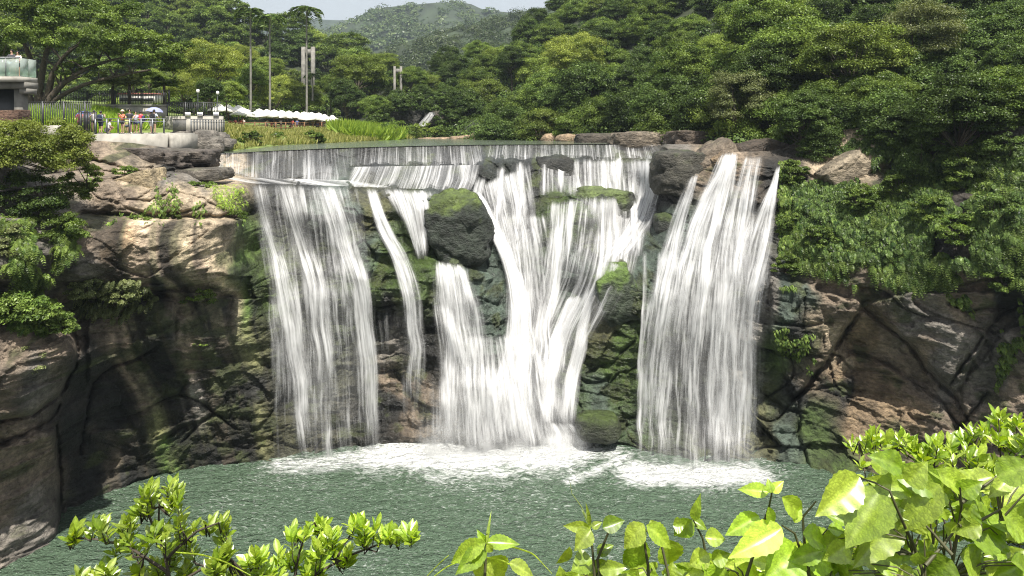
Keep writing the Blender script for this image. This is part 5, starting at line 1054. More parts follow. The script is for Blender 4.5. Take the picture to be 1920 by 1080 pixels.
mb.build('trunk', M['bark'], bt, True)
def hand_tree(px, pyc, Y, wpx, kind, label, name='tree', base=None, dz=5.3, group=None, sq=1.0):
    p = P(px, pyc, Y); r_ = {'yellow': 3.6, 'nearA': 3.4, 'nearB': 3.0, 'nearC': 3.8, 'nearD': 3.2, 'greyleaf': 2.6, 'hillB': 3.6}[kind]
    sc = wpx / F * Y / 2 / r_ / 1.1
    return put_tree(kinds[kind], (p.x, p.y, p.z - dz * sc * sq), (sc, sc, sc * sq), px * 1.3 % 6.28, label, name, group)
for a_ in [(392, 128, 84, 120, 'yellow', 'large yellow green tree with feathery crown above the cafe'), (345, 168, 78, 70, 'yellow', 'smaller yellow green tree left of the large one'), (425, 175, 80, 66, 'nearC', 'low dark olive tree shading the small parasol cluster'),
    (395, 180, 76, 55, 'nearB', 'dark flat topped tree right behind the lamp post'), (515, 180, 112, 90, 'yellow', 'pale yellow green tree behind the long parasol row'), (568, 185, 115, 80, 'nearC', 'olive tree leaning over the right end of the cafe'), (470, 150, 108, 70, 'nearA', 'mid green tree behind the twin palms'),
    (505, 128, 118, 60, 'nearC', 'olive tree crown under the right palm of the twins'), (672, 140, 118, 110, 'nearC', 'big olive tree with open crown at the bend of the river'), (650, 190, 112, 70, 'nearB', 'dark shaded tree beside the tall reeds'), (702, 205, 110, 62, 'nearA', 'dense round green tree at the water bend'), (620, 165, 120, 60, 'nearA', 'green tree behind the bridge pylon foot'),
    (700, 160, 122, 60, 'nearD', 'dark tree behind the dense round one'), (325, 120, 100, 70, 'nearA', 'round green tree rising behind the cafe trees'), (280, 150, 95, 60, 'nearC', 'olive tree behind the upper railing'), (250, 120, 104, 70, 'nearD', 'dark tree behind the spreading tree tips'), (455, 110, 125, 60, 'yellow', 'yellow green tree at the foot of the hill'),
    (770, 150, 128, 60, 'nearA', 'green tree right of the small pylon'), (745, 195, 124, 50, 'nearD', 'dark tree above the grotto'), (720, 120, 150, 60, 'nearC', 'olive tree left of the small pylon top'), (795, 185, 112, 45, 'nearB', 'dark green tree above the tiny side waterfall')]:
    hand_tree(*a_)
# right foreground trees above the right falls
for a_ in [(1388, 200, 58, 120, 'greyleaf', 'pale grey green shrub tree leaning over the right rim', 'shrub', None, 4.4), (1490, 120, 62, 200, 'nearA', 'large bright green tree above the tall right fall'), (1440, 60, 70, 170, 'nearA', 'tall mid green tree behind the large bright one'), (1600, 110, 56, 190, 'nearC', 'bright leafy tree at the upper right of the falls'),
    (1560, 215, 54, 150, 'nearA', 'leafy green tree overhanging the bare tan rock'), (1540, 285, 51, 90, 'nearB', 'small dark tree reaching over the far right jet'), (1250, 205, 72, 120, 'nearD', 'dark green tree above the right end of the long rim'), (1290, 140, 76, 140, 'nearA', 'green tree on the slope above the rim end'), (1100, 190, 88, 120, 'nearB', 'dark dense tree at the river edge on the right'), (1075, 110, 98, 110, 'yellow', 'sunlit yellow green tree high on the right slope'),
    (1020, 190, 98, 100, 'nearA', 'broad green tree drooping to the upper river'), (960, 120, 115, 60, 'nearD', 'tall dark tree standing above its neighbours on the right slope'), (1800, 230, 43, 170, 'nearD', 'dark leafy tree low at the right edge'), (1880, 190, 43, 150, 'nearA', 'grey green tree at the right edge of the slope'), (1720, 60, 58, 150, 'greyleaf', 'grey green tree with pale leaves high at the right'), (1700, 260, 47, 120, 'nearB', 'dark tree left of the fern curtain'),
    (1650, 190, 52, 130, 'nearA', 'mid green tree above the fern curtain')]:
    hand_tree(*a_)
hand_tree(1508, 235, 51.5, 110, 'nearB', 'dark tree whose branches hang over the far right jet')
hand_tree(1430, 150, 60, 130, 'nearD', 'dark tree right behind the pale shrub tree')
wood('undergrowth', rh, (775, 2100, 285), ([775, 820, 860, 930, 1000, 1060, 1150, 1300, 2600], [225, 150, 122, 92, 52, 5, -60, -80, -100]), 1500, 1.5, .3, 150, 15).data.materials[0] = M['leaf_dark']

# palms
def frond_np(rng, base, az, L_, rise, droop, nleaf, ll, lw):
    t = np.linspace(0.08, 1, nleaf); o = np.array([math.cos(az), math.sin(az), 0.]); side = np.array([-o[1], o[0], 0])
    q = base + o * (L_ * t * (1 - .25 * t))[:, None] + np.array([0, 0, 1.]) * (L_ * (rise * t - droop * t * t))[:, None]
    C_, D_ = [], []
    for s_ in (-1, 1):
        d = side * s_ + o * .7 + np.array([0, 0, -.55]); d = d / np.linalg.norm(d); k = ll * np.sin(np.clip(t, .1, .95) * math.pi * .85 + .35)[:, None]
        C_.append(q + d * k * .5); D_.append(np.repeat(d[None], nleaf, 0))
    return np.vstack(C_), np.vstack(D_), np.concatenate([ll * np.sin(np.clip(t, .1, .95) * math.pi * .85 + .35)] * 2), q
def palm(px, py, Y, h, fr, label, name='palm_tree', nf=14, trunk=.14, mat='leaf_dark', rise=.45, droop=1.1, seed=1, ll=.5, pale=True, group=None):
    rng = np.random.default_rng(seed); top = P(px, py, Y); root = empty(name, (top.x, top.y, top.z - h), label, 'palm tree', group)
    C_, D_, S_, tubes = [], [], [], MB()
    for i in range(nf):
        c, d, s_, q = frond_np(rng, np.array([0, 0, h]), i * 2.4 + rng.uniform(-.2, .2), fr * rng.uniform(.85, 1.1), rise * rng.uniform(.3, 1.6), droop * rng.uniform(.7, 1.15), 16, ll, .1)
        C_.append(c); D_.append(d); S_.append(s_); tubes.tube(q, np.linspace(.035, .01, len(q)), 4)
    C_ = np.vstack(C_); D_ = np.vstack(D_); S_ = np.concatenate(S_); n = len(C_)
    N_ = np.cross(D_, rng.normal(size=(n, 3)) * .4 + np.array([0.5, .3, .1])); N_[N_[:, 2] < 0] *= -1
    link('fronds', leaves_mesh('fronds', C_, N_ + np.array([0, 0, .3]), S_ * 1.1, M[mat], rng.uniform(0, 1, n), rng.uniform(.8, 1.2, n), .28, .03, D_, rng=rng), root)
    tubes.build('frond_stalks', M['leafstalk'], root)
    if h > .8: MB().tube([(0.02 * math.sin(k), 0, -.3 + (h + .3) * k / 6) for k in range(7)], np.linspace(trunk * 1.2, trunk * .85, 7), 8).build('trunk', M['concrete_dark' if pale else 'bark'], root, True)
    return root
M['leafstalk'] = plain('leaf_stalk', (.16, .2, .06), .6)
palm(470, 20, 100, 15, 3.4, 'left one of the twin tall palms against the hill', seed=41, ll=1.15); palm(506, 30, 100, 14, 3.2, 'right one of the twin tall palms against the hill', seed=42, ll=1.15); palm(575, 16, 106, 16, 3.6, 'tallest palm reaching the sky beside the bridge pylon', seed=43, ll=1.15)
palm(586, 140, 112, 4, 1.9, 'short dark palm below the bridge pylon', seed=44, ll=.6)
for k, (px, py, Y) in enumerate([(212, 152, 63.5), (243, 156, 63), (308, 160, 63.5)]): palm(px, py, Y, 2.6, 1.6, ['pale spiky palm left of its close neighbour behind the upper railing', 'pale spiky palm right of its close neighbour behind the upper railing', 'dark green spiky palm at the right end of the upper railing'][k], seed=50 + k, nf=26, ll=.6, mat=['leaf_grey', 'leaf_grey', 'fern'][k], rise=.8, droop=.7, pale=False)

# shrubs hugging the cliffs
def bush(px, py, Y, rad, ncl, per, leaf, mat, label, seed, name='shrub', cat='shrub', low=-.5, group=None, flat=.7, stems=True):
    rng = np.random.default_rng(seed); root = empty(name, P(px, py, Y), label, cat, group)
    C_, Nn, s, cv, vv, cen = crown_np(rng, rad, ncl, per, leaf, low=low, flat=flat)
    link('foliage', leaves_mesh('foliage', C_, Nn, s, M[mat], cv, vv, rng=rng), root)
    if stems:
        mb = MB(); b0 = np.array([0, rad[1] * .8, -rad[2] * .6])
        for c in cen[:14]: mb.tube([b0, (b0 + c) / 2 + rng.normal(size=3) * .1, c], [.05, .03, .012], 5)
        mb.build('stems', M['bark'], root)
    return root
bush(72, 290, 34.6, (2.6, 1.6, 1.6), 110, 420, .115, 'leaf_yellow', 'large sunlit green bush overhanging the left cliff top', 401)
bush(60, 370, 35.0, (1.9, 1.2, 1.3), 60, 330, .12, 'leaf_dark', 'dark shaded bush hanging below the large sunlit one', 402, low=-.95)  # shade under the bush put into its leaf colour, paler leaves above
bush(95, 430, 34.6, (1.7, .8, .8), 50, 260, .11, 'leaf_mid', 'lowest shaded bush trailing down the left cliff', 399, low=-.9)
bush(150, 340, 36.5, (.9, .8, 1.2), 30, 300, .1, 'leaf_olive', 'pale green bush at the right end of the large sunlit one', 403, low=-.8)
bush(8, 470, 32.6, (.8, .6, 1.2), 26, 260, .1, 'leaf_grey', 'pale trailing shrub at the left edge of the cliff', 404, low=-.9)
bush(45, 582, 32.6, (1.6, .8, .8), 60, 260, .15, 'fern', 'lush bright green fern bush on the lower left boulder', 405)
bush(105, 610, 33.6, (1.0, .7, .7), 34, 240, .14, 'fern', 'green fern bush sliding down the side of the lower left boulder', 406, low=-.8)
bush(165, 545, 36.6, (.9, .7, .9), 30, 240, .10, 'leaf_grey', 'pale yellowish shrub under the left overhang', 407)
bush(225, 555, 37.6, (1.1, .7, .9), 34, 240, .10, 'leaf_grey', 'wider pale shrub with dangling twigs under the left overhang', 408)
bush(370, 560, 40.9, (1.1, .6, .7), 24, 170, .1, 'leaf_mid', 'sparse hanging creeper under the middle of the left overhang', 409, low=-.9)
bush(60, 680, 32.5, (.8, .4, .7), 16, 120, .08, 'leaf_grey', 'thin creeper patch on the lower left boulder', 410, low=-.9)
bush(240, 300, 44.5, (.6, .4, .35), 12, 130, .1, 'leaf_olive', 'small tuft under the long dark slab', 411)
bush(300, 308, 45.5, (.55, .4, .35), 12, 130, .1, 'leaf_mid', 'small green weed under the right half of the long dark slab', 412)
bush(235, 322, 41.2, (.9, .6, .35), 20, 160, .08, 'fern', 'flat yellow green cushion plant on the left cliff ledge', 413)
bush(380, 352, 43.2, (.9, .5, .4), 20, 150, .09, 'fern', 'low green plant left of the grassy clump beside the falls', 414)
bush(255, 415, 38.2, (.8, .4, .3), 14, 120, .08, 'leaf_mid', 'weeds in the left part of the ledge crack above the streaked rock', 415)
bush(320, 408, 40.2, (.6, .4, .3), 12, 120, .08, 'fern', 'fern tuft in the middle of the ledge crack above the streaked rock', 416)
bush(430, 405, 42.7, (1.2, .5, .4), 26, 140, .09, 'leaf_mid', 'green creeper at the right end of the ledge crack beside the falls', 417)
bush(370, 645, 41.3, (.5, .3, .3), 8, 90, .08, 'leaf_mid', 'small tuft halfway down the dark left wall', 418)
# right cliff shrubs
for k, (px, py, r, m_, lab) in enumerate([(1490, 330, 1.1, 'fern', 'yellow green bush beside the far right jet'), (1478, 420, .9, 'leaf_mid', 'green creeper strip along the far right jet'), (1476, 500, .8, 'leaf_mid', 'lower creeper strip by the far right jet'),
    (1740, 300, 1.8, 'leaf_dark', 'dark bush above the fern curtain'), (1820, 320, 1.6, 'leaf_mid', 'mid green bush in the upper fern curtain'), (1890, 290, 1.4, 'leaf_dark', 'dark bush at the right edge above the ferns'), (1690, 350, 1.2, 'leaf_mid', 'bush right of the bare tan rock'),
    (1620, 375, 1.1, 'fern', 'bright bush below the bare tan rock'), (1740, 400, 1.1, 'leaf_mid', 'round leafy bush in the middle of the fern curtain'), (1800, 430, 1.2, 'fern', 'bush in the right half of the fern curtain'), (1880, 400, 1.3, 'leaf_dark', 'dark bush in the fern curtain near the right edge'), (1890, 520, 1.0, 'fern', 'low yellow green bush at the right edge under the ferns'), (1540, 450, 1.0, 'fern', 'bright fern bush at the left tip of the curtain')]):
    Y = float(surfY(px, py)) - .4
    bush(px, py, Y, (r, r * .6, r * .9), 36, 260, .12, m_, lab, 430 + k, low=-.9)

for k, (px, py, Y, r, lab) in enumerate([(735, 200, 110, 2.4, 'dark shrub crowning the left side of the grotto'), (775, 196, 109, 2.2, 'dark shrub crowning the right side of the grotto'), (822, 200, 107, 2.0, 'dark shrub on the rock beside the tiny side waterfall'), (845, 225, 104, 2.0, 'dark shrub drooping right of the tiny side waterfall'), (712, 232, 106, 1.8, 'green shrub between the reeds and the grotto')]):
    bush(px, py, Y, (r * 1.2, r, r * .8), 34, 200, .24, 'leaf_dark', lab, 480 + k, low=-.8)
# ferns and long grasses hanging from the right cliff, and tufts elsewhere (ground cover)
def fronds(name, px, py, Y, L_, mat, seed, nl=9, ll=.16, out=(0, -1, 0), kind='stuff', lift=.25, dr=.95):
    rng = np.random.default_rng(seed); n = len(px); B = Pn(px, py, Y)
    az = rng.normal(0, .9, n); o = np.stack([np.sin(az), -np.cos(az), 0 * az], 1); L_ = L_ * rng.uniform(.5, 1.3, n)
    t = np.linspace(.1, 1, nl)
    q = B[:, None] + o[:, None] * (L_[:, None] * t * .55)[..., None] + np.array([0, 0, 1.]) * (L_[:, None] * (lift * t - dr * t * t))[..., None]
    T = np.gradient(q, axis=1); T /= np.linalg.norm(T, axis=2, keepdims=True); sd_ = np.cross(T, np.array([0, 0, 1.]) + 0 * T); sd_ /= np.linalg.norm(sd_, axis=2, keepdims=True) + 1e-6
    prof = (ll * np.sin(np.clip(t, .12, 1) * 2.7 + .25))[None, :, None]
    C_, D_, S_ = [], [], []
    for s_ in (-1, 1):
        d = sd_ * s_ + T * .6 + np.array([0, 0, -.3]); d /= np.linalg.norm(d, axis=2, keepdims=True)
        C_.append((q + d * prof * .5).reshape(-1, 3)); D_.append(d.reshape(-1, 3)); S_.append((prof[..., 0] + 0 * q[..., 0]).ravel())
    C_, D_, S_ = np.vstack(C_), np.vstack(D_), np.concatenate(S_) * 1.25
    N_ = np.cross(D_, np.tile(T.reshape(-1, 3), (2, 1))); N_[N_[:, 2] < 0] *= -1; N_ += rng.normal(size=N_.shape) * .2
    cv = np.tile(np.repeat(np.clip(rng.normal(.45, .28, n), 0, 1), nl), 2); vv = np.tile(np.repeat(rng.uniform(.5, 1.6, n), nl), 2)
    o_ = link(name, leaves_mesh(name, C_, N_, S_, M[mat], cv, vv, .38, .05, D_, rng=rng))
    if kind: tag(o_, kind=kind)
    return o_
def inpoly(x, y, poly):
    r = np.zeros(x.shape, bool); j = len(poly) - 1
    for i in range(len(poly)):
        xi, yi = poly[i]; xj, yj = poly[j]
        r ^= ((yi > y) != (yj > y)) & (x < (xj - xi) * (y - yi) / (yj - yi + 1e-9) + xi); j = i
    return r
def scatter(poly, n, seed, nscale=45, th=-.15):
    rng = np.random.default_rng(seed); xs_ = [p[0] for p in poly]; ys_ = [p[1] for p in poly]
    x = rng.uniform(min(xs_), max(xs_), n * 4); y = rng.uniform(min(ys_), max(ys_), n * 4); ok = inpoly(x, y, poly) & (vnoise(x / nscale, y / nscale * .7, s=seed) + .4 * vnoise(x / 14, y / 14, s=seed + 1) > th)
    return x[ok][:n], y[ok][:n]
x, y = scatter([(1490, 350), (1560, 340), (1620, 350), (1700, 330), (1930, 300), (1960, 560), (1900, 520), (1850, 470), (1800, 560), (1760, 545), (1700, 540), (1640, 525), (1600, 535), (1560, 515), (1500, 500), (1480, 450)], 9000, 501, th=-.3)
fronds('hanging_ferns', x, y, surfY(x, y) - .15, .85, 'fern', 502)
x, y = scatter([(1485, 340), (1560, 330), (1700, 330), (1930, 290), (1960, 500), (1800, 500), (1700, 500), (1560, 480), (1490, 460)], 5000, 521, th=-.1); fronds('creeper', x, y, surfY(x, y) - .3, .5, 'leaf_dark', 522, ll=.17)
x, y = scatter([(1500, 260), (1930, 250), (1960, 330), (1700, 345), (1600, 300)], 3500, 503, th=-.4)
fronds('hillside_ferns', x, y, surfY(x, y) - .15, .7, 'leaf_dark', 504)
x, y = scatter([(1460, 300), (1500, 300), (1490, 540), (1462, 540)], 1500, 505, th=-.4); fronds('climbing_ferns', x, y, surfY(x, y) - .1, .5, 'leaf_mid', 506, ll=.12)
x, y = scatter([(1450, 620), (1500, 600), (1540, 640), (1520, 700), (1470, 680)], 350, 507, th=-.1); fronds('cliff_moss_tufts', x, y, surfY(x, y) - .05, .3, 'leaf_mid', 508, ll=.09)
x, y = scatter([(1780, 560), (1900, 520), (1930, 620), (1850, 760), (1790, 800), (1800, 700), (1860, 620)], 700, 509, th=.1); fronds('ledge_ferns', x, y, surfY(x, y) - .1, .45, 'fern', 510)
x, y = scatter([(0, 400), (130, 400), (150, 460), (60, 560), (0, 480)], 900, 511, th=-.2); fronds('shaded_ferns', x, y, surfY(x, y) - .3, .7, 'leaf_mid', 512)
x, y = scatter([(0, 545), (110, 560), (150, 640), (60, 620), (0, 600)], 800, 513, th=-.4); fronds('boulder_ferns', x, y, surfY(x, y) - .25, .6, 'fern', 514)
x, y = scatter([(140, 530), (260, 520), (300, 560), (220, 600), (150, 590)], 420, 515, th=-.2); fronds('trailing_weeds', x, y, surfY(x, y) - .2, .6, 'leaf_grey', 516)
x, y = scatter([(395, 348), (458, 345), (462, 380), (450, 400), (410, 385)], 420, 517, th=-.9)
tag(fronds('grass_clump', x, y, surfY(x, y) - .2, .75, 'grass', 518, nl=7, ll=.07, kind=None, lift=.5), 'bright green grass clump hanging beside the top of the great left curtain', 'grass clump')
x, y = scatter([(150, 320), (460, 330), (460, 420), (200, 420)], 500, 519, nscale=25, th=.35); fronds('cliff_weeds', x, y, surfY(x, y) - .1, .35, 'leaf_mid', 520, ll=.09)
x, y = scatter([(1935, 250), (2350, 250), (2350, 520), (2200, 560), (2050, 520), (1940, 560)], 5000, 531, th=-.4); fronds('edge_ferns', x, y, surfY(x, y) - .15, .8, 'fern', 532, nl=6, ll=.24)
# grass on the bank
def blades(name, X, Yw, Z, h, mat, seed, w=.05, lean=.35):
    rng = np.random.default_rng(seed); n = len(X); h = h * rng.uniform(.5, 1.3, n)
    d = rng.normal(size=(n, 3)) * lean + np.array([0, 0, 1.]); d /= np.linalg.norm(d, axis=1, keepdims=True)
    C_ = np.stack([X, Yw, Z], 1) + d * (h * .5)[:, None]; N_ = np.cross(d, rng.normal(size=(n, 3)))
    return tag(link(name, leaves_mesh(name, C_, N_, h, M[mat], rng.uniform(0, 1, n), rng.uniform(.75, 1.25, n), w / h.mean() * 2, .02, d, rng=rng)), kind='stuff')
rng = np.random.default_rng(601)
n = 42000; Yw = rng.uniform(50, 108, n); sh = np.interp(Yw, [47, 52, 57, 64, 75, 88, 104, 112], [-28.5, -24.2, -22.0, -20.6, -17.6, -14.6, -11.5, 2]); Xw = sh - rng.uniform(0.2, 1, n) ** 1.3 * 13
ok = (vnoise(Xw * .4, Yw * .25, s=9) > -.35) & (Xw < np.interp(Yw, [82, 105], [-35, -26]) + 100) & ~((Yw > 82) & (Xw < np.interp(Yw, [82, 105], [-35.8, -26.4]))) & ~((Yw < 61) & (Xw < -25))
Xw, Yw = Xw[ok], Yw[ok]; blades('bank_grass', Xw, Yw, bank_z(Xw, Yw) - .05, .6, 'grass_dry', 602)
n = 26000; Yw = rng.uniform(53, 62, n); Xw = rng.uniform(-42, -31.2, n); ok = ~((Yw < 54) & (Xw > -31)); Xw, Yw = Xw[ok], Yw[ok]; blades('tall_grass', Xw, Yw, bank_z(Xw, Yw) - .1, .75, 'grass', 603)
n = 9000; a = rng.uniform(0, 6.28, n); r = rng.uniform(0, 1, n) ** .5; Xw = -19.5 + 4.5 * r * np.cos(a); Yw = 93 + 9 * r * np.sin(a); blades('reeds', Xw, Yw, bank_z(Xw, Yw), 1.7, 'grass', 604, .09, .4)
# low shrubs at the water line beyond the bend
for k, (px, py, Y, r, m_) in enumerate([(725, 252, 92, 1.5, 'fern'), (760, 250, 100, 2.4, 'fern'), (800, 250, 100, 2.0, 'leaf_olive'), (835, 250, 99, 1.6, 'leaf_dark'), (955, 252, 95, 1.2, 'fern'), (1040, 250, 90, 1.8, 'grass_dry'), (1060, 247, 86, 1.5, 'fern'), (905, 253, 97, 1.0, 'grass_dry'), (585, 262, 72, 1.0, 'leaf_mid'), (520, 262, 68, .9, 'leaf_mid'), (470, 262, 62, .8, 'fern'), (645, 250, 92, 1.2, 'leaf_mid')]):
    bush(px, py, Y, (r * 1.2, r, r * .8), 22, 130, .22, m_, ['yellow green shrub where the grass bank meets the bend', 'wide yellow green shrub in front of the grotto', 'olive shrub below the tiny side waterfall', 'dark shrub at the foot of the right slope', 'small bright shrub behind the shore boulders', 'dry golden grass clump on the right shore', 'bright shrub on the tan shore rock', 'low dry tuft on the far shore', 'dark shrub low on the grass bank', 'round shrub on the grass bank below the cafe', 'small shrub on the near end of the grass bank', 'dark round shrub near the reeds'][k], 460 + k)

# ------------------------------------------------------------------ the bank under the camera and the foreground plants
vb_x = np.linspace(-14, 14, 90); vb_t = np.linspace(0, 1, 60); VX, VT = np.meshgrid(vb_x, vb_t)
VY = -6 + VT * 20; VZ = np.interp(VY, [-6, -1, 1.2, 2.4, 4, 8, 14], [20.6, 20.35, 20.2, 19.3, 17.6, 11, -1]) + .12 * fbm(VX * 1.2, VY * 1.2, o=4, s=44)
tag(link('viewing_bank', mesh_np('viewing_bank', np.stack([VX, VY, VZ], -1).reshape(-1, 3), grid_faces(60, 90), M['soil'], None, True)), kind='structure')
def leaf_grid(base, tip, width, up, curl=.15, fold=.25, nr=12, nc=7, serr=.04, shape='ovate', rng=R):
    base = np.array(base, float); tip = np.array(tip, float); ax = tip - base; L_ = np.linalg.norm(ax); ax /= L_
    up = np.array(up, float); up -= up @ ax * ax; up /= np.linalg.norm(up); sd_ = np.cross(ax, up)
    t = np.linspace(0, 1, nr); w = {'ovate': np.sin(np.pi * t ** .68) ** 1.05, 'heart': np.sin(np.pi * np.clip(t, .0, 1) ** .5) ** .7, 'obov': np.sin(np.pi * t ** 1.25) ** .85, 'lance': np.sin(np.pi * t ** .85)}[shape]
    w = w * (1 + serr * np.where(np.arange(nr) % 2, 1, -1)); w[0] = .02; w[-1] = 0
    s_ = np.linspace(-1, 1, nc)
    c_ = L_ * curl * rng.uniform(.4, 1.6); tw = rng.uniform(-.25, .25)
    zz = -c_ * (t ** 2)[:, None] + fold * width * .5 * np.abs(s_)[None] * w[:, None] + .018 * width * np.sin(t * 26)[:, None] * np.abs(s_)[None] + tw * width * .5 * s_[None] * w[:, None]
    V = base + ax * (L_ * t)[:, None, None] + sd_ * (s_[None] * w[:, None] * width * .5)[..., None] + up * zz[..., None]
    vein = np.maximum(np.exp(-(np.abs(s_)[None] / .1) ** 2) + 0 * t[:, None], (np.sin((t[:, None] - .35 * np.abs(s_)[None]) * 30) > .8) * .5)
    c0 = rng.uniform(0, .8); val = rng.uniform(.8, 1.15)
    cc = np.zeros((nr, nc, 3)); cc[..., 0] = np.clip(c0 + .12 * vein + .15 * vnoise(t[:, None] * 4 + c0 * 50, s_[None] * 2 + 0 * t[:, None]), 0, 1); cc[..., 1] = val * (1 + .12 * vein); 
    return V.reshape(-1, 3), grid_faces(nr, nc), cc.reshape(-1, 3)
class LB:
    def __init__(s): s.V = []; s.F = []; s.C = []; s.n = 0
    def add(s, V, Fq, C_): s.V.append(V); s.F.append(Fq + s.n); s.C.append(C_); s.n += len(V)
    def build(s, name, mat, parent): return link(name, mesh_np(name, np.vstack(s.V), np.vstack(s.F), mat, np.vstack(s.C), True), parent)
rng = np.random.default_rng(700)
def W(px, py, Y): return np.array(P(px, py, Y))
def small_shrub(label, clusters, twigs, Y0, seed, leafpx=30, name='foreground_shrub', dn=12):
    clusters = [(a, b + dn, r * .85) for a, b, r in clusters]
    rng = np.random.default_rng(seed); o0 = W(clusters[0][0], 1080, Y0); root = empty(name, o0, label, 'shrub'); lb = LB(); mb = MB()
    for tw in twigs:
        q = np.array([W(x, y, Y0 + dy) for x, y, dy in tw]) - o0; q = np.vstack([q[:1], *[(q[i:i + 1] + q[i + 1:i + 2]) / 2 + rng.normal(size=(1, 3)) * .006 for i in range(len(q) - 1)], q[-1:]]) if len(q) > 2 else q
        mb.tube(q, np.linspace(.008, .0025, len(q)), 5)
    allp = np.array([(x, y, dy) for tw in twigs for x, y, dy in tw])
    for cx, cy, r in clusters:
        dy = rng.uniform(-.15, .15); ns = max(4, int(r / 5.5))
        for k in range(ns):
            a = rng.uniform(-.2, math.pi + .2); rr = r * rng.uniform(.2, .9); ex, ey = cx + rr * math.cos(a), cy - rr * math.sin(a) * .8
            near = allp[np.argmin(np.hypot(allp[:, 0] - ex, allp[:, 1] - ey - 25))]
            s0 = W(near[0] * .35 + ex * .65, near[1] * .35 + (ey + 30) * .65, Y0 + dy) - o0; s1 = W(ex, ey, Y0 + dy + rng.uniform(-.06, .06)) - o0
            mb.tube([W(near[0], near[1], Y0 + near[2]) - o0, s0, s1], [.004, .003, .0015], 4)
            d0 = s1 - s0; d0 /= np.linalg.norm(d0) + 1e-9
            for j in range(rng.integers(7, 12)):
                t = 1 - j * .1; b_ = s0 * (1 - t) + s1 * t; az = j * 2.4 + rng.uniform(0, .6); lat = np.array([math.cos(az), math.sin(az), .25])
                d = d0 * (.9 if j < 3 else .45) + lat * (.45 if j < 2 else .85) + np.array([0, 0, .2]); d /= np.linalg.norm(d); L_ = leafpx * .95 * rng.uniform(.55, 1.15) / F * Y0
                up = np.array([0, -.25, 1.]) + rng.normal(size=3) * .35
                lb.add(*leaf_grid(b_, b_ + d * L_, L_ * rng.uniform(.3, .44), up, .12, .3, 7, 5, 0, 'obov', rng))
    lb.build('leaves', M['fg_leaf'], root); mb.build('twigs', M['bark'], root, True)
small_shrub('bright small leaved shrub at the bottom left with a tall centre shoot', [(306, 918, 42), (268, 925, 26), (335, 940, 32), (200, 985, 38), (150, 998, 26), (238, 972, 26), (380, 982, 30), (412, 980, 18), (350, 1025, 42), (425, 1035, 30), (300, 1000, 30), (200, 1072, 28), (150, 1082, 22), (300, 1062, 30), (350, 1080, 50), (440, 1080, 45), (270, 950, 26), (240, 1020, 34), (330, 985, 30), (390, 1060, 44), (270, 1085, 40), (480, 1090, 40)],
    [[(330, 1120, 0), (312, 1060, 0), (300, 1000, 0), (298, 950, 0), (305, 915, 0)], [(318, 1075, 0), (270, 1045, .02), (215, 1015, .05), (160, 1008, .08), (125, 1012, .1)], [(312, 1050, 0), (350, 1010, -.05), (385, 985, -.1), (410, 980, -.1)], [(330, 1100, 0), (380, 1060, 0), (425, 1040, 0)], [(150, 1120, 0), (170, 1090, 0), (200, 1070, 0)], [(306, 1020, 0), (270, 970, .03), (262, 930, .04)]], 3.0, 711)
small_shrub('bright small leaved shrub spreading low right of the tall shoot', [(560, 1000, 32), (592, 978, 22), (622, 1008, 38), (668, 985, 28), (700, 1000, 36), (738, 998, 28), (768, 1000, 14), (480, 1045, 36), (538, 1045, 44), (640, 1045, 36), (500, 1075, 44), (600, 1070, 40), (590, 1030, 30)],
    [[(560, 1130, 0), (590, 1080, 0), (630, 1050, 0), (690, 1030, 0), (740, 1010, 0), (770, 1002, 0)], [(560, 1120, 0), (555, 1060, 0), (560, 1010, 0), (590, 980, 0)], [(560, 1110, 0), (510, 1075, 0), (480, 1050, 0)], [(630, 1055, 0), (650, 1010, 0), (668, 985, 0)]], 3.2, 712)
small_shrub('dense small leaved shrub behind the broad leaves at the right edge', [(1608, 830, 22), (1640, 815, 26), (1680, 818, 30), (1715, 835, 30), (1640, 860, 36), (1760, 845, 40), (1800, 830, 34), (1835, 805, 26), (1870, 782, 24), (1905, 790, 26), (1885, 830, 40), (1830, 860, 44), (1760, 880, 44), (1700, 880, 40), (1900, 880, 50), (1850, 910, 50), (1940, 830, 50), (1780, 930, 50), (1700, 930, 45), (1890, 940, 50), (1930, 1000, 50), (1860, 1000, 40), (1640, 900, 30)],
    [[(1800, 1150, 0), (1790, 1050, 0), (1770, 960, 0), (1740, 880, 0), (1690, 840, 0), (1640, 825, 0), (1610, 828, 0)], [(1850, 1150, 0), (1860, 1000, 0), (1870, 900, 0), (1875, 830, 0), (1872, 785, 0)], [(1780, 990, 0), (1810, 900, 0), (1835, 820, 0)], [(1900, 1150, 0), (1920, 950, 0), (1905, 800, 0)]], 4.0, 713, 30)
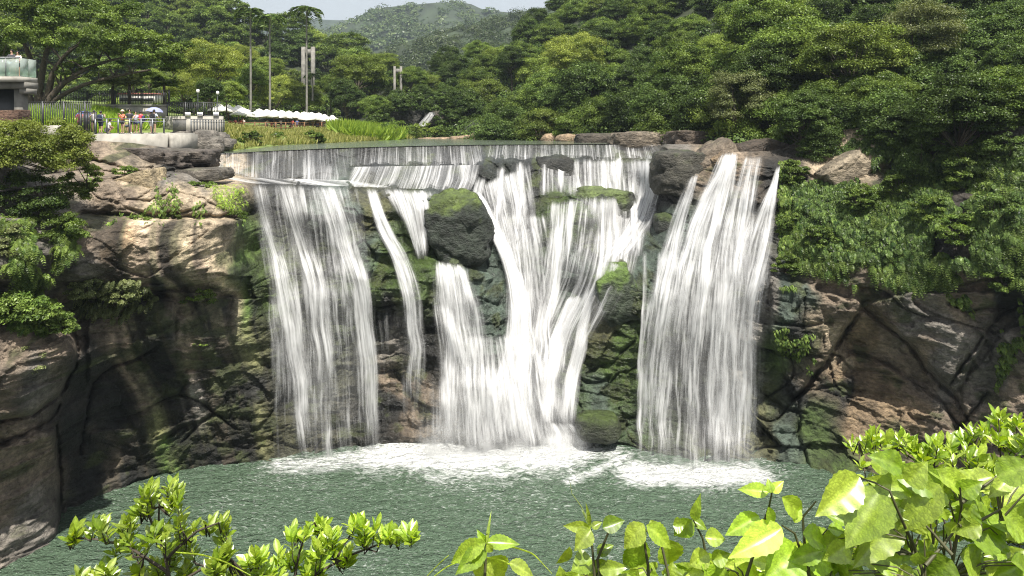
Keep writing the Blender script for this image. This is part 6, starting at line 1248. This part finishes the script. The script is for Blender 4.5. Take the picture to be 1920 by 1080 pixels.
def broad_plant(label, stems, leaves_, Y0, seed, n_fill=0, fill=None, name='broadleaf_plant'):
    rng = np.random.default_rng(seed); o0 = W(stems[0][0][0], 1080, Y0); root = empty(name, o0, label, 'plant'); lb = LB(); mb = MB()
    for st_ in stems:
        q = np.array([W(x, y, Y0 + .05 * math.sin(i)) for i, (x, y) in enumerate(st_)]) - o0; mb.tube(q, np.linspace(.0075, .003, len(q)), 6)
    def leaf(bx, by, tx, ty, w, dy0=0, shape='ovate'):
        d0 = rng.uniform(-.06, .06); dz = rng.uniform(-.5, .3) * np.hypot(tx - bx, ty - by) / F * Y0
        b_ = W(bx, by, Y0 + d0 + dy0) - o0; t_ = W(tx, ty, Y0 + d0 + dy0 + dz) - o0
        up = np.array([rng.uniform(-.4, .4), -.9, .75]) + rng.normal(size=3) * .15
        lb.add(*leaf_grid(b_, t_, w * 1.05 / F * Y0, up, .22, .45, 19, 9, .045, shape, rng)); return b_
    for l_ in leaves_: leaf(*l_)
    allp = np.array([p for st_ in stems for p in st_])
    for k in range(n_fill):
        x = rng.uniform(fill[0], fill[1]); y = rng.uniform(np.interp(x, *fill[2]), 1110); a = rng.uniform(-.3, math.pi + .3); L_ = rng.uniform(34, 78) * (fill[3] if len(fill) > 3 else 1)
        tx, ty = x + L_ * math.cos(a), y + L_ * (.2 + .5 * abs(math.sin(a))) * rng.choice([1, 1, -.6]); dy = rng.uniform(0, .5)
        b_ = leaf(x, y, tx, ty, L_ * rng.uniform(.5, .75), dy); nr = allp[np.argmin(np.hypot(allp[:, 0] - x, (allp[:, 1] - y - 40)))]
        a_ = W(nr[0], nr[1] + 20, Y0 + dy) - o0; mb.tube([a_, (a_ + b_) / 2 + np.array([0, 0, .02]), b_], [.004, .003, .002], 5)
    lb.build('leaves', M['fg_leaf'], root); mb.build('stems', M['stem'], root, True)
M['stem'] = plain('green_brown_stem', (.07, .07, .03), .6)
broad_plant('big pale broad leaved plant with dark stems at the bottom right corner', [[(1780, 1180), (1785, 1060), (1797, 990), (1803, 950), (1800, 915)], [(1735, 1180), (1730, 1070), (1712, 1020), (1698, 990), (1680, 950), (1668, 920), (1640, 905), (1612, 896)], [(1797, 985), (1840, 975), (1876, 955)], [(1803, 942), (1840, 915), (1870, 893)], [(1785, 1040), (1750, 1000), (1722, 970)], [(1735, 1060), (1770, 1020), (1795, 990)]],
    [(1612, 895, 1533, 968, 62), (1640, 912, 1745, 912, 42), (1765, 915, 1666, 876, 56), (1762, 908, 1680, 1002, 58), (1652, 918, 1588, 1028, 78), (1685, 962, 1603, 1068, 62), (1800, 982, 1895, 1000, 100, .1, 'heart'), (1876, 955, 1935, 1010, 78), (1870, 893, 1945, 868, 50), (1800, 915, 1828, 880, 40), (1800, 915, 1760, 880, 44), (1690, 880, 1640, 850, 42), (1650, 890, 1660, 845, 36), (1800, 1040, 1850, 1085, 70), (1785, 1050, 1740, 1085, 60), (1700, 905, 1740, 870, 40)], 2.5, 721, 150, (1540, 1970, ([1500, 1600, 1680, 1960], [1040, 960, 905, 880]), 1.0))
broad_plant('bright broad leaved plant with toothed leaves left of the big pale one', [[(1380, 1180), (1400, 1080), (1425, 1000), (1442, 950), (1447, 925)], [(1500, 1180), (1510, 1060), (1490, 1000), (1466, 985)], [(1530, 1150), (1510, 1040), (1505, 970), (1530, 940)]],
    [(1442, 922, 1383, 916, 26), (1446, 922, 1470, 902, 18), (1446, 924, 1440, 898, 16), (1423, 967, 1360, 1004, 36), (1466, 990, 1372, 1042, 50), (1466, 932, 1522, 978, 36), (1440, 950, 1452, 1000, 20), (1497, 1030, 1436, 1085, 72), (1490, 980, 1500, 940, 18), (1505, 1000, 1560, 1020, 40), (1510, 1040, 1570, 1070, 50)], 2.6, 722, 75, (1330, 1580, ([1330, 1450, 1580], [1060, 1025, 980]), .9))
broad_plant('green plant with heart shaped leaves in the middle right foreground', [[(1220, 1180), (1215, 1060), (1207, 1010), (1205, 985)], [(1310, 1180), (1330, 1080), (1318, 1010), (1300, 975)], [(1270, 1150), (1240, 1020), (1207, 990)]],
    [(1207, 982, 1168, 1032, 38), (1212, 985, 1267, 1028, 34), (1205, 1008, 1172, 1080, 50, .1), (1245, 1010, 1268, 1075, 52, .1), (1300, 975, 1312, 934, 18), (1298, 975, 1262, 1010, 34), (1300, 976, 1326, 992, 18), (1322, 1008, 1362, 1010, 30), (1262, 985, 1285, 985, 26), (1330, 1040, 1290, 1060, 34), (1335, 1050, 1370, 1040, 30), (1220, 975, 1232, 1000, 14)], 2.7, 723, 40, (1180, 1400, ([1180, 1400], [1066, 1060]), .85))
broad_plant('green plant with upright shoots in the middle foreground', [[(1120, 1180), (1115, 1080), (1110, 1020), (1108, 992)], [(1140, 1170), (1120, 1050), (1140, 1000), (1150, 985)]],
    [(1108, 992, 1054, 985, 20), (1108, 994, 1078, 1030, 34), (1110, 990, 1128, 978, 14), (1108, 990, 1095, 955, 9), (1106, 985, 1102, 950, 8), (1130, 990, 1172, 974, 28), (1120, 1040, 1150, 1020, 22), (1110, 1050, 1070, 1068, 46, .1), (1115, 1050, 1145, 1085, 40, .1), (1068, 1025, 1048, 1072, 20)], 2.7, 724, 22, (1050, 1180, ([1050, 1180], [1070, 1068]), .8))
broad_plant('small plant with a rosette of toothed leaves left of centre in the foreground', [[(905, 1160), (910, 1060), (912, 1022), (913, 1000)]],
    [(911, 1017, 832, 1056, 34), (913, 1017, 975, 1018, 26), (911, 1024, 854, 1078, 36), (913, 1022, 918, 960, 6), (911, 1018, 895, 998, 16), (913, 1020, 925, 1040, 14), (915, 1045, 890, 1090, 50, .1), (915, 1045, 950, 1085, 50, .1), (955, 1055, 1005, 1080, 26)], 2.7, 725)
for k, (pts, lab) in enumerate([([(795, 1095), (840, 1060), (890, 1043), (940, 1048), (1000, 1085)], 'long arching grass blade over the rosette plant'), ([(925, 1022), (965, 1026), (1000, 1038), (1035, 1075)], 'pale arching grass blade right of the rosette plant'), ([(800, 1080), (825, 1055), (842, 1040)], 'short grass blade at the bottom centre'), ([(330, 1035), (380, 1040), (420, 1052), (470, 1078)], 'pale dry blade lying across the left shrub')]):
    q = np.array([W(x, y, 2.75) for x, y in pts]); t = np.linspace(0, len(pts) - 1, 18); q = np.stack([np.interp(t, range(len(pts)), q[:, i]) for i in range(3)], 1)
    q = np.vstack([q[:1], (q[:-2] + 2 * q[1:-1] + q[2:]) / 4, q[-1:]]); w = .0065 * np.sin(np.linspace(.5, 3.1, len(q)))[:, None]
    V = np.stack([q + w * np.array([.2, -.5, .8]), q + np.array([0, -.003, -.002]), q - w * np.array([.2, -.5, .8])], 1)
    tag(link('wild_grass', mesh_np('wild_grass', V.reshape(-1, 3), grid_faces(len(q), 3), M['fg_leaf'], np.tile([.8, 1.1, 0], (len(q) * 3, 1)), True)), lab, 'grass blade')
# thin wild tendril
MB().tube([W(1105, 985, 2.7), W(1090, 950, 2.7), W(1072, 925, 2.7), W(1068, 900, 2.7)], [.003, .0025, .0015, .0008], 5).build('tendril', M['leafstalk']); tag(bpy.data.objects['tendril'], 'thin upright tendril above the plant with upright shoots', 'tendril')

# ------------------------------------------------------------------ the hazy air
def haze():
    x0, x1, y0, y1, z0, z1 = -2600, 2600, -40, 2400, -6, 520
    me = bpy.data.meshes.new('haze'); v = [(x, y, z) for z in (z0, z1) for y in (y0, y1) for x in (x0, x1)]
    me.from_pydata(v, [], [(0, 2, 3, 1), (4, 5, 7, 6), (0, 1, 5, 4), (2, 6, 7, 3), (0, 4, 6, 2), (1, 3, 7, 5)])
    m = bpy.data.materials.new('haze'); m.use_nodes = True; nt = m.node_tree; nt.nodes.remove(nt.nodes['Principled BSDF'])
    pv = nt.nodes.new('ShaderNodeVolumePrincipled'); pv.inputs['Color'].default_value = (.74, .88, 1, 1); pv.inputs['Density'].default_value = 0.00026; pv.inputs['Anisotropy'].default_value = .3
    nt.links.new(pv.outputs[0], nt.nodes['Material Output'].inputs['Volume']); me.materials.append(m); o = link('haze', me); o['kind'] = 'stuff'
haze()
